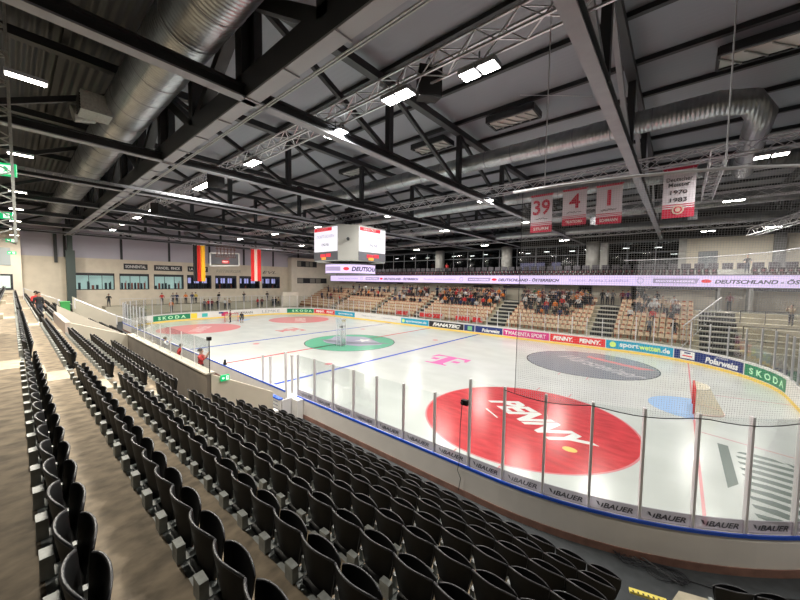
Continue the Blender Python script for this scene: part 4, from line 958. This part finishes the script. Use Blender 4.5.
# doors and openings in far wall
for i, (x0, x1, m_) in enumerate(((11.6, 12.9, cmat('pale_door', (.42, .40, .37), .6)), (15.6, 17.0, DARK), (21.0, 22.2, DARK), (6.3, 8.6, cmat('pale_kiosk', (.6, .55, .45), .6)))):  # kiosk opening is a flat pale beige panel
    mb = MB(); mb.box(x0, 23.93, 3.78, x1, 23.99, 5.9, 0); mb.box(x0 - .06, 23.9, 3.78, x0, 23.99, 5.96, 1); mb.box(x1, 23.9, 3.78, x1 + .06, 23.99, 5.96, 1); mb.box(x0 - .06, 23.9, 5.9, x1 + .06, 23.99, 5.96, 1); struct(mb.build('door_%d' % (i + 1), [m_, STEELG]))
mb = MB(); mb.box(21.5, 22.3, 5.75, 28.0, 23.9, 6.05); mb.box(30.3, 22.3, 5.75, 46, 23.9, 6.05); mb.box(-24, 22.3, 5.75, -13, 23.9, 6.05); mb.box(5.9, 23.6, 5.5, 9.0, 23.9, 5.75); mb.box(1.2, 23.6, 5.5, 4.0, 23.9, 5.75); struct(mb.build('trim_soffit', cmat('dark_soffit', (.06, .055, .08), .6)))
mb = MB(); mb.box(28.0, 22.2, 2.5, 28.2, 24, 6.0); mb.box(30.1, 21.4, 2.5, 30.3, 24, 6.0); struct(mb.build('wall_tunnel', CORR))
# sloping glazed balustrade by the right stair
o = empty('stair_balustrade', (26.6, 0, 0)); tag(o, 'pale sloping balustrade left of the wide stair in far stand', 'balustrade')
mb = MB(); b0_ = lambda t, z: (-1.0 + 2.7 * t, 15.4 + 6.6 * t, z)
mb.bar(b0_(0, 2.7), b0_(1, 5.1), .07, .07); mb.bar(b0_(0, .9), b0_(1, 3.9), .05, .05)
for i in range(12): t_ = i / 11; mb.bar(b0_(t_, .9 + 3.0 * t_), b0_(t_, 2.7 + 2.4 * t_), .035, .035)
mb.build('frame', cmat('pale_rail_paint', (.6, .6, .62), .5), o); mb = MB(); mb.poly([b0_(0, .9), b0_(1, 3.9), b0_(1, 5.1), b0_(0, 2.7)]); mb.build('glazing', GLASS, o)
# rails in far right terrace
def rail(pts, z, lb, m=STEELB, n=None, ht=1.0):
    o = empty('crowd_barrier', (0, 0, 0)); tag(o, lb, 'barrier', 'rails in the stands')
    mb = MB(); mb.tube([(x, y, z_ + ht) for x, y, z_ in pts], .03, 6); mb.build('top_rail', m, o)
    for x, y, z_ in pts: mb = MB(); mb.tube([(x, y, z_), (x, y, z_ + ht)], .03, 6); mb.build('post', m, o)
    return o
rail([(29.4, fy(5), fz(5)), (30.9, fy(5), fz(5)), (32.4, fy(5), fz(5))], 0, 'black crush barrier high on the right terrace', ht=1.1)
rail([(29.4, fy(2), fz(2)), (31.2, fy(2), fz(2)), (33, fy(2), fz(2))], 0, 'black crush barrier in the middle of the right terrace', ht=1.1)
rail([(27.5, 15.4, .9), (29.5, 15.4, .9), (31.5, 15.2, .9)], 0, 'black rail low on the right terrace behind the boards', ht=1.0)
rail([(20.5, fy(0), fz(0)), (21.9, fy(0), fz(0)), (23.3, fy(0), fz(0))], 0, 'black rail at the foot of the beige seats beside the goal side stair', ht=1.0)
rail([(21.2, 21.9, 3.78), (22.8, 21.9, 3.78), (24.6, 21.9, 3.78)], 0, 'black rail on the walkway left of the wide stair', ht=1.0)
rail([(9.8, 21.9, 3.78), (11.5, 21.9, 3.78), (13.2, 21.9, 3.78)], 0, 'black rail on the walkway right of the middle stair', ht=1.0)
# red banners along the front of the far stand
for i, (x0, x1) in enumerate(((-7.3, -4.8), (-2.9, 1.3), (3.0, 5.2), (5.5, 6.9))):
    mb = MB(); nn = 12; rows = [[(x0 + (x1 - x0) * k / nn, 15.35 + .03 * math.sin(k * 2.1), z) for k in range(nn + 1)] for z in (1.15, 1.55, 1.95)]
    mb.quadgrid(rows); o = mb.build('fan_banner', cmat('pale_fan_banner', (.55, .48, .42), .8)); tag(o, 'fan banner with red lettering along the far stand front, %s from the left' % ordn(i + 1), 'banner', 'fan banners at the far stand')
    text_obj('lettering', ('LANDSHUT', 'EISHOCKEY', 'FANS', 'EVL')[i], .6, lambda u, v, c=(x0 + x1) / 2: (c + u, 15.3, 1.25 + v), AR, o, bold=.09, width=(x1 - x0) * .92)
# beige seats
ROWP = []
for x0, x1, j, n in ((-30, -24, 3, 4), (-31, -24, 6, 5), (-22, -14, 5, 8), (-22, -13.5, 7, 7), (-11.5, -5, 6, 9), (-11.5, -5, 7, 9), (-11, -5, 4, 6), (-2.8, 6.8, 7, 21), (-2.8, 6.8, 6, 22), (-2.5, 6.8, 5, 20), (-2.0, 6.5, 4, 13), (9.8, 17.8, 7, 16), (9.8, 17.8, 6, 16), (10.0, 17.2, 5, 13), (10.4, 16.5, 4, 9), (12, 16, 3, 6), (21.5, 25.6, 5, 7), (21.5, 25, 6, 5), (21, 25, 4, 3)):
    for i in range(n):
        x = x0 + (x1 - x0) * (i + RND.uniform(.1, .9)) / n; p_ = RND.choice(['sit', 'stand', 'rail', 'stand', 'photo'] if j >= 5 else ['sit', 'sit', 'stand'])
        ROWP.append((x, j, p_))
mb = MB(); mb.box(-.21, -.03, .0, .21, .36, .05, 0); mb.hexa([(-.21, .34, .0), (.21, .34, .0), (.21, .39, .0), (-.21, .39, .0), (-.19, .40, .42), (.19, .40, .42), (.19, .44, .42), (-.19, .44, .42)], 0)
mb.box(-.13, .35, .37, .13, .455, .49, 1); mb.box(-.06, .1, -.35, .06, .2, 0, 1); mb.box(-.12, .02, .045, .12, .22, .07, 1)
bm0 = mb.mesh('stand_seat', [BSEAT, BSEATR]); bmV = [tuple(v.co) for v in bm0.vertices]; bmF = [tuple(p.vertices) for p in bm0.polygons]; bmM = list(mb.mi)
fs_ = []
secs = []; edges = [-33.8] + [v for p in FST for v in p] + [26.7]
secs = [(-33.8, -23.6), (-22.4, -13.2), (-12.0, -4.4), (-3.2, 7.2), (9.5, 18.4), (20.3, 26.5)]
secn = ['leftmost far block', 'far block behind the cube', 'far block left of centre', 'far block by the middle stair', 'far block between the two stairs', 'far block beside the wide stair']
for si, (a_, b_) in enumerate(secs):
    n = int((b_ - a_) / .5)
    for j in range(8):
        for i in range(n):
            if any(jj == j and pp != 'sit' and abs(xx - a_ - .3 - i * .5) < .42 for xx, jj, pp in ROWP): continue
            fs_.append((abs(a_ + .25 + i * .5 - 25), a_ + .3 + i * .5, j, 'beige seat, %s row of %s, %s from its left' % (ordn(j + 1), secn[si], ordn(i + 1))))
fs_.sort()
for d, x, j, lb in fs_[:300]:
    o = bpy.data.objects.new('beige_stadium_chair', bm0); C.objects.link(o); o.location = (x, fy(j) + .2, fz(j) + .42); tag(o, lb, 'seat', 'beige seats in the far stand')
mb = MB()
for d, x, j, lb in fs_[300:]:
    b0 = len(mb.v); mb.v += [(p + x, q + fy(j) + .2, r + fz(j) + .42) for p, q, r in bmV]
    for f, m_ in zip(bmF, bmM): mb.f.append(tuple(b0 + i for i in f)); mb.mi.append(m_)
o = mb.build('beige_seat_rows', [BSEAT, BSEATR]); tag(o, 'many distant beige seats in rows in the left part of the far stand', 'seats', 'beige seats in the far stand', 'stuff')

# LED ribbon on the balcony edge
rib = empty('led_ribbon', (0, 21.95, 6.08)); tag(rib, 'long lavender LED ribbon along the far balcony edge', 'display')
mb = MB(); mb.box(-31.5, 0, 0, 46, .15, 1.12); mb.build('lit_face', LED, rib); mb = MB(); mb.box(-31.5, -.02, -.08, 46, .3, 0); mb.box(-31.5, -.02, 1.12, 46, .3, 1.2); mb.build('trim', cmat('ribbon_trim', (.05, .04, .08), .5), rib)
for x in (5.3, 27.2, -16.6):
    text_obj('lettering', 'DEUTSCHLAND - ÖSTERREICH', .46, lambda u, v, x=x: (x + .55 + u, -.012, .32 + v), LEDDARK, rib, bold=.035, shear=.2, width=7.9, centre=False)
    mb = MB(); mb.poly([(x + .38 * math.cos(t * PI / 8) - .05, -.012, .55 + .18 * math.sin(t * PI / 8)) for t in range(16)]); mb.build('red_emblem', LEDRED, rib)
    mb = MB(); mb.poly([(x - 4.2, -.012, .3), (x - .75, -.012, .3), (x - .55, -.012, .8), (x - 4.2, -.012, .8)]); q_ = mb.build('dark_label', LEDGREY, rib)
    text_obj('label_lettering', 'EISHOCKEY-LÄNDERSPIEL', .24, lambda u, v, x=x: (x - 2.4 + u, -.02, .42 + v), mat('led_text_light', (.7, .6, .8), .5, emit=(.8, .7, .95), estr=.8), q_, bold=.02, width=3.1)
    text_obj('faint_lettering', 'Fanatec Arena Landshut', .3, lambda u, v, x=x: (x - 9.3 + u, -.012, .4 + v), LEDGREY, rib, width=6.0)
    mb = MB(); mb.tube([(x - 5.3 + .28 * math.cos(t * PI / 8), -.012, .56 + .28 * math.sin(t * PI / 8)) for t in range(17)], .03, 4); mb.build('round_logo', LEDGREY, rib)

# balcony, columns, lobby façade
mb = MB()
for j in range(4): mb.box(-31.5, 22.1 + .75 * j, 6.0, 46, 27, 6.7 + .38 * j)
mb.box(-31.5, 25, 6, 46, 33, 7.85)
struct(mb.build('floor_balcony', CONCS))
wallbox('wall_balcony_back', DARK, -36, 33.0, 6, 46, 33.4, 15)
for i, x in enumerate((-7.2, 4.9, 16.4)):
    mb = MB(); mb.tube([(x, 26.9, 7.8), (x, 26.9, 11.6)], .78, 24); o = mb.build('column', CONCP, smooth=True); struct(o)
    if i == 2: wallbox('wall_pier', CONCP, 17.3, 26.4, 7.8, 18.1, 27.6, 11.4)
# curtain wall
cw = empty('lobby_glazing', (0, 28.2, 7.85)); cw['kind'] = 'structure'; cw.name = 'window_lobby'
mb = MB(); mb.box(-22, 0, 0, 25.4, .02, 3.6); o = mb.build('glass', WINGL, cw)
mb = MB()
for i in range(18): x = -22 + i * 2.8; mb.box(x - .05, -.06, 0, x + .05, .06, 3.6)
for z in (2.3, 3.6): mb.box(-22, -.06, z - .05, 25.4, .06, z + .05)
mb.build('mullion', STEELG, cw)
wallbox('wall_upper_far', BEIGE2, 25.4, 28.0, 7.8, 46, 28.4, 11.5)
wallbox('wall_upper_edge', CONCP, 24.9, 27.2, 7.8, 25.6, 28.4, 11.5)
mb = MB(); mb.box(26.6, 27.93, 7.85, 28.2, 27.99, 10.0, 0); mb.box(26.75, 27.91, 8.0, 28.05, 27.93, 9.85, 1); struct(mb.build('door_6', [STEELG, cmat('grey_door_glass', (.22, .24, .26), .3)]))
wallbox('wall_upper_pier', cmat('grey_pier', (.22, .22, .22), .7), 32.2, 27.3, 7.8, 33.0, 28.0, 11.5)
wallbox('ceiling_lobby', mat('lobby_ceiling', (.16, .16, .17), .8), -36, 28.2, 11.5, 46, 33, 11.7)
for i in range(14):
    x = -20 + i * 3.3; z = 10.9; y = 30.2 + (i % 3) * .8
    o = bpy.data.objects.new('lobby_lamp', None); C.objects.link(o); o.location = (x, y, z); tag(o, 'small lobby ceiling lamp behind the upper glazing, %s from the left' % ordn(i + 1), 'lamp', 'lobby lamps')
    mb = MB(); mb.box(-.35, -.09, 0, .35, .09, .05); mb.build('lamp_body', TUBE, o)
mb = MB(); mb.box(5.9, 29.8, 8.0, 9.6, 29.9, 9.3); mb.box(10.6, 29.8, 8.0, 11.8, 29.9, 9.3); o = mb.build('lobby_screen', LED); tag(o, 'lavender lit screen seen through the upper glazing right of the column', 'screen')
# balcony seats
mb = MB(); mb.box(-.22, -.02, .0, .22, .06, .46, 0); mb.box(-.2, .0, .38, .2, .35, .44, 0); mb.box(-.10, -.03, .12, .10, -.02, .3, 1); dm = mb.mesh('balcony_chair', [DSEAT, DSEATR])
for j in range(2):
    n = 0
    for i in range(120):
        x = -30.5 + i * .56
        if 28.2 < x < 30.2 or x > 36: continue
        n += 1; o = bpy.data.objects.new('balcony_chair', dm); C.objects.link(o); o.location = (x, 22.75 + .9 * j, 7.08 + .42 * j); tag(o, 'dark balcony seat, %s row over the LED ribbon, %s from left' % (('front', 'back')[j], ordn(n)), 'seat', 'dark seats on the far balcony')
mb = MB()
for i in range(60):
    x = -29 + i * 1.05; mb.box(x - .4, 24.4, 7.85, x + .4, 24.5, 8.5)
o = mb.build('balcony_rail', cmat('balcony_dark_rail', (.05, .045, .055), .6)); tag(o, 'dark rail of chairs at the back of the far balcony', 'rail')
rl = [(20, 22.0, 7.25), (34, 22.0, 7.25)]

# left end terrace behind the boards
mb = MB(); mb.box(-33.2, -14, -.04, -31.9, 14.5, 1.15); mb.box(-36, -14, -.04, -33.2, 14.5, 2.2); struct(mb.build('floor_end_terrace', mat('end_terrace_concrete', (.44, .41, .33), .8)))
for i in range(6):
    y0 = -12.5 + i * 4.4
    rail([(-33.1, y0, 2.2), (-33.1, y0 + 1.4, 2.2), (-33.1, y0 + 2.8, 2.2), (-33.1, y0 + 4.2, 2.2)], 0, 'pale rail on the end terrace, %s section from the left' % ordn(i + 1), ALU, ht=1.05)
mb = MB(); mb.box(-32.6, 11.0, 1.1, -31.8, 14.3, 3.9); struct(mb.build('wall_end_pier', BEIGE2))
# sloping rail and curb walls far left
rail([(VX0 - .2, -19.5, 4.2), (VX0 - .2, -17.5, 3.0), (VX0 - .2, -15.6, 2.1)], 0, 'pale sloping handrail beside the left gangway', ALU, ht=.6)
rail([(-24, -21.3, 3.9), (-24, -19, 2.7), (-24, -17, 1.7)], 0, 'pale handrail far down the near stand', ALU, ht=1.1)

# ================================================================ PEOPLE
def human(kind):
    J = {}; Ed = []
    def j(n, x, y, z, r, t): J[n] = ((x, y, z), r, t)
    sit = kind in ('sit',); hz = .0
    j('pel', 0, 0, .95, .145, 'leg'); j('wst', 0, .0, 1.08, .13, 'top'); j('cst', 0, .0, 1.30, .155, 'top'); j('nk0', 0, 0, 1.46, .075, 'top'); j('nk', 0, .01, 1.53, .055, 'skin')
    j('hd', 0, .03, 1.62, .085, 'skin'); j('hd2', 0, .02, 1.71, .088, 'skin'); j('nose', 0, .13, 1.63, .014, 'skin')
    Ed += [('pel', 'wst'), ('wst', 'cst'), ('cst', 'nk0'), ('nk0', 'nk'), ('nk', 'hd'), ('hd', 'hd2'), ('hd', 'nose')]
    for s, S in ((-1, 'L'), (1, 'R')):
        j('sh' + S, s * .19, 0, 1.41, .075, 'top')
        if kind in ('stand', 'sit', 'lean'): el, wr = (s * .25, -.03, 1.14), (s * .26, .08, .92)
        elif kind == 'rail': el, wr = (s * .27, .08, 1.16), (s * .22, .33, 1.08)
        elif kind == 'photo': el, wr = (s * .26, .14, 1.20), (s * .10, .30, 1.50)
        elif kind == 'walk': el, wr = (s * .24, -.12 * s, 1.16), (s * .24, .12 - .12 * s, .95)
        elif kind == 'bend': el, wr = (s * .25, .30, 1.0), (s * .2, .45, .75)
        j('el' + S, *el, .05, 'top'); j('wr' + S, *wr, .032, 'skin')
        d = (Vector(wr) - Vector(el)).normalized(); h = Vector(wr) + d * .08; j('ha' + S, *h, .03, 'skin'); Ed += [('cst', 'sh' + S), ('sh' + S, 'el' + S), ('el' + S, 'wr' + S), ('wr' + S, 'ha' + S)]
        side = Vector((0, 1, 0)) if abs(d.y) < .7 else Vector((1, 0, 0))
        for k, (o_, l_) in enumerate(((-.03, .06), (-.01, .075), (.012, .07), (.032, .055))):
            f = h + side * o_ + d * l_; j('f%d%s' % (k, S), *f, .009, 'skin'); Ed.append(('ha' + S, 'f%d%s' % (k, S)))
        th = Vector(wr) + d * .05 + side * .055; j('th' + S, *th, .010, 'skin'); Ed.append(('wr' + S, 'th' + S))
        j('hp' + S, s * .09, 0, .88, .10, 'leg')
        if sit: kn, an, to = (s * .11, .44, .93), (s * .12, .42, .50), (s * .12, .56, .45)
        elif kind == 'walk': kn, an, to = (s * .1, .10 * s + .04, .50), (s * .1, .22 * s - .05, .09), (s * .11, .22 * s + .12, .05)
        elif kind == 'bend': kn, an, to = (s * .13, .1, .50), (s * .13, -.05, .09), (s * .14, .12, .05)
        else: kn, an, to = (s * .1, .02, .49), (s * .11, -.02, .09), (s * .12, .14, .045)
        j('kn' + S, *kn, .068, 'leg'); j('an' + S, *an, .045, 'leg'); j('to' + S, *to, .042, 'shoe'); Ed += [('pel', 'hp' + S), ('hp' + S, 'kn' + S), ('kn' + S, 'an' + S), ('an' + S, 'to' + S)]
    def X(p, n):
        p = Vector(p)
        if kind == 'bend' and n not in ('pel',) and n[:2] not in ('hp', 'kn', 'an', 'to'): p = Matrix.Rotation(math.radians(-50), 4, 'X') @ (p - Vector((0, 0, .95))) + Vector((0, 0, .95))
        if kind == 'lean' and p.z > 1: p.y += (p.z - 1) * .25
        if sit: p.z -= .50
        return p
    names = list(J); pos = [X(J[n][0], n) for n in names]
    me = bpy.data.meshes.new('body'); me.from_pydata(pos, [(names.index(a), names.index(b)) for a, b in Ed], [])
    ob = bpy.data.objects.new('b', me); C.objects.link(ob); md = ob.modifiers.new('s', 'SKIN'); md.use_smooth_shade = True
    for i, n in enumerate(names):
        sv = me.skin_vertices[0].data[i]; r = J[n][1]; sv.radius = (r, r * .8 if n in ('pel', 'wst', 'cst') else r); sv.use_root = (n == 'pel')
    ob.modifiers.new('d', 'SUBSURF').levels = 1
    dg = bpy.context.evaluated_depsgraph_get(); nm = bpy.data.meshes.new_from_object(ob.evaluated_get(dg)); bpy.data.objects.remove(ob)
    nm.materials.clear()
    for m_ in (JACKET, TROUS, SKIN, SHOE): nm.materials.append(m_)
    for p in nm.polygons:
        c_ = p.center; best = min(range(len(names)), key=lambda i: (pos[i] - c_).length - J[names[i]][1]); p.material_index = {'top': 0, 'leg': 1, 'skin': 2, 'shoe': 3}[J[names[best]][2]]; p.use_smooth = True
    hp = X((0, .008, 1.735), 'hd2'); mb = MB(); rows = []
    for a in range(7):
        th = PI * a / 9; rows.append([(hp.x + .098 * math.sin(th) * math.cos(t * PI / 6), hp.y + .108 * math.sin(th) * math.sin(t * PI / 6) - .006 * a, hp.z - .04 + .105 * math.cos(th)) for t in range(13)])
    mb.quadgrid(rows); hm = mb.mesh('hair', [HAIRM], True)
    return nm, hm
HUM = {k: human(k) for k in ('stand', 'rail', 'photo', 'walk', 'lean', 'sit', 'bend')}
COLS = {'black': (.015, .015, .018), 'dark blue': (.02, .03, .09), 'grey': (.18, .18, .19), 'white': (.6, .6, .6), 'red': (.5, .03, .03), 'maroon': (.2, .03, .05), 'green': (.04, .15, .06), 'orange': (.65, .18, .03), 'yellow': (.6, .45, .06), 'beige': (.4, .3, .2), 'pale blue': (.3, .4, .55), 'purple': (.12, .05, .18)}
def person(pose, loc, rz, colr, lb, grp):
    o = empty('person', loc, rz); tag(o, lb, 'person', grp)
    b_ = mk('body', HUM[pose][0], o); b_.color = (*COLS[colr], 1); mk('hair', HUM[pose][1], o); return o
# on the ice by the far goal
person('stand', (-23.2, -2.1, 0), PI, 'maroon', 'person in dark top standing upright on the ice beside distant goal', 'people at the distant goal')
person('bend', (-21.6, -1.2, 0), 1.2, 'black', 'person in black bending down on the ice beside distant goal', 'people at the distant goal')
# staff by the benches
big_ = person('photo', (5.5, -15.5, .45), -.6, 'red', 'person in bright red jacket at the bench behind the glass, nearest', 'people by the benches'); big_.scale = (1.25, 1.2, 1.1)
person('lean', (1.3, -15.4, .3), -.4, 'red', 'person in red leaning at the bench behind glass', 'people by the benches')
person('photo', (-2.1, -15.2, .3), -.3, 'white', 'person in white and black by the bench, leftmost of the bench group', 'people by the benches')
person('stand', (-5.6, -20.95, Zk(2)), -1.0, 'black', 'person in black standing by the column in near stand', 'people in the near stand')
person('rail', (-7.4, -21.0, Zk(2)), -1.2, 'red', 'person in red standing beside green case near the column', 'people in the near stand')
mb = MB(); mb.box(-.35, -.3, 0, .35, .3, .9); mb.box(-.38, -.33, .9, .38, .33, 1.0); o = mb.build('green_case', cmat('green_case', (.04, .30, .07), .6), loc=(-17.3, -18.95, 2.95)); tag(o, 'bright green case standing near the column in the near stand', 'case')
# end terrace people: (y, level, colour, pose)
ET = [(-13.6, 1, 'black', 'rail'), (-7.6, 1, 'red', 'rail'), (-6.7, 0, 'orange', 'stand'), (-6.2, 1, 'grey', 'walk'), (-5.7, 1, 'dark blue', 'stand'), (-4.5, 1, 'orange', 'stand'), (-3.6, 1, 'dark blue', 'rail'), (-3.1, 1, 'yellow', 'stand'), (-2.2, 0, 'grey', 'stand'), (-1.6, 0, 'red', 'walk'), (-1.1, 0, 'maroon', 'stand'), (-.2, 0, 'black', 'stand'), (.3, 1, 'black', 'lean'), (.9, 0, 'white', 'stand'), (1.6, 0, 'beige', 'rail'),
      (4.5, 1, 'black', 'photo'), (6.5, 0, 'red', 'stand'), (7.3, 0, 'maroon', 'walk'), (8.8, 1, 'black', 'rail'), (9.4, 0, 'grey', 'stand'), (9.9, 0, 'black', 'stand'), (10.5, 0, 'beige', 'stand')]
for i, (y, lv, c_, p_) in enumerate(ET):
    person(p_, (-33.5 if lv else -32.5, y, 2.2 if lv else 1.15), -PI / 2 + RND.uniform(-.3, .3), c_, 'person in %s top on end terrace behind glass, %s from left' % (c_, ordn(i + 1)), 'people on the end terrace')
# walkway and rows of the far stand
WK = [(-24.5, 'black'), (-22.8, 'dark blue'), (-14.9, 'black'), (-13.4, 'grey'), (-11.2, 'dark blue'), (-9.9, 'black'), (-8.7, 'dark blue'), (-7.2, 'red'), (-6.4, 'black'), (-4.9, 'black'), (-3.9, 'white'), (-3.1, 'grey'), (-2.2, 'dark blue'), (-1.5, 'black'), (-.6, 'white'), (.2, 'black'), (.9, 'dark blue'), (1.6, 'grey'), (2.3, 'black'), (3.0, 'black'), (3.8, 'maroon'), (4.7, 'black'), (5.9, 'pale blue'), (6.6, 'dark blue'),
      (9.4, 'black'), (9.9, 'maroon'), (10.6, 'green'), (11.7, 'dark blue'), (13.2, 'white'), (13.7, 'black'), (14.1, 'maroon'), (14.6, 'white'), (15.2, 'pale blue'), (15.8, 'maroon'), (16.3, 'black'), (16.8, 'yellow'), (18.4, 'black'), (18.9, 'white'), (19.4, 'grey'), (20.3, 'maroon'), (20.8, 'purple'), (21.6, 'black'), (22.3, 'black'), (23.4, 'black'), (28.9, 'maroon')]
WK = sorted(WK + [(RND.uniform(-12, 6.8), RND.choice(['black', 'dark blue', 'grey', 'white', 'maroon'])) for _ in range(16)] + [(RND.uniform(9.8, 17.4), RND.choice(['black', 'dark blue', 'grey', 'white'])) for _ in range(7)])
for i, (x, c_) in enumerate(WK):
    p_ = RND.choice(['stand', 'rail', 'photo', 'walk', 'stand'])
    person(p_, (x, 22.5 + RND.uniform(-.35, .5), 3.78), PI + RND.uniform(-.6, .6), c_, 'person in %s top standing on far walkway, %s from left' % (c_, ordn(i + 1)), 'people standing on the far walkway')
cnt = {}
for x, j, p_ in sorted(ROWP):
    cnt[j] = cnt.get(j, 0) + 1; c_ = RND.choice(['black', 'black', 'dark blue', 'white', 'maroon', 'black', 'grey', 'black', 'orange', 'black', 'red', 'black', 'dark blue', 'beige', 'white'])
    sit = p_ == 'sit'
    person(p_, (x, fy(j) + (.33 if sit else .25), fz(j) + (.05 if sit else 0)), PI + RND.uniform(-.4, .4), c_, 'spectator in %s top %s in %s row of far stand, %s from left' % (c_, 'sitting' if sit else 'standing', ordn(j + 1), ordn(cnt[j])), 'spectators among the beige seats')
person('photo', (32.4, 19.9, fz(5)), PI - .7, 'beige', 'person in beige and orange photographing from the right terrace', 'people on the right terrace')
person('stand', (25.0, fy(1), fz(1)), PI, 'black', 'person in black low among beige seats, right one of the pair', 'spectators among the beige seats')
person('stand', (23.2, fy(1), fz(1)), PI, 'grey', 'person in grey low among beige seats, left one of the pair', 'spectators among the beige seats')
person('rail', (30.0, 23.4, 7.4), PI, 'black', 'person in black leaning on the far balcony left part by the stair', 'people on the balcony')
person('stand', (-3.6, 23.5, 7.5), PI, 'red', 'person in red standing on the far balcony', 'people on the balcony')

# ================================================================ CAMERA, WORLD
yaw, pitch, roll, F = .70323, -.05667, .01404, 329.4
cy, sy, cp, sp = math.cos(yaw), math.sin(yaw), math.cos(pitch), math.sin(pitch)
f = Vector((-sy * cp, cy * cp, sp)); r = Vector((cy, sy, 0)); u = r.cross(f)
r2_ = r * math.cos(roll) + u * math.sin(roll); u2 = -r * math.sin(roll) + u * math.cos(roll)
cam = bpy.data.cameras.new('camera'); co = bpy.data.objects.new('camera', cam); C.objects.link(co)
co.matrix_world = Matrix(((r2_.x, u2.x, -f.x, 25.204), (r2_.y, u2.y, -f.y, -22.024), (r2_.z, u2.z, -f.z, 6.198), (0, 0, 0, 1)))
cam.sensor_width = 36; cam.lens = F / 800 * 36; cam.clip_start = .05; cam.clip_end = 300
SC.camera = co
w = bpy.data.worlds.new('world'); w.use_nodes = True; SC.world = w
w.node_tree.nodes['Background'].inputs[0].default_value = (.5, .55, .65, 1); w.node_tree.nodes['Background'].inputs[1].default_value = .3
SC.view_settings.view_transform = 'Standard'; SC.view_settings.look = 'None'; SC.view_settings.gamma = 1; SC.view_settings.exposure = 0.
SC.view_settings.use_curve_mapping = False
SC.cycles.transparent_max_bounces = 40; SC.cycles.max_bounces = 7; SC.cycles.diffuse_bounces = 4; SC.cycles.glossy_bounces = 3
SC.cycles.caustics_reflective = False; SC.cycles.sample_clamp_indirect = 4
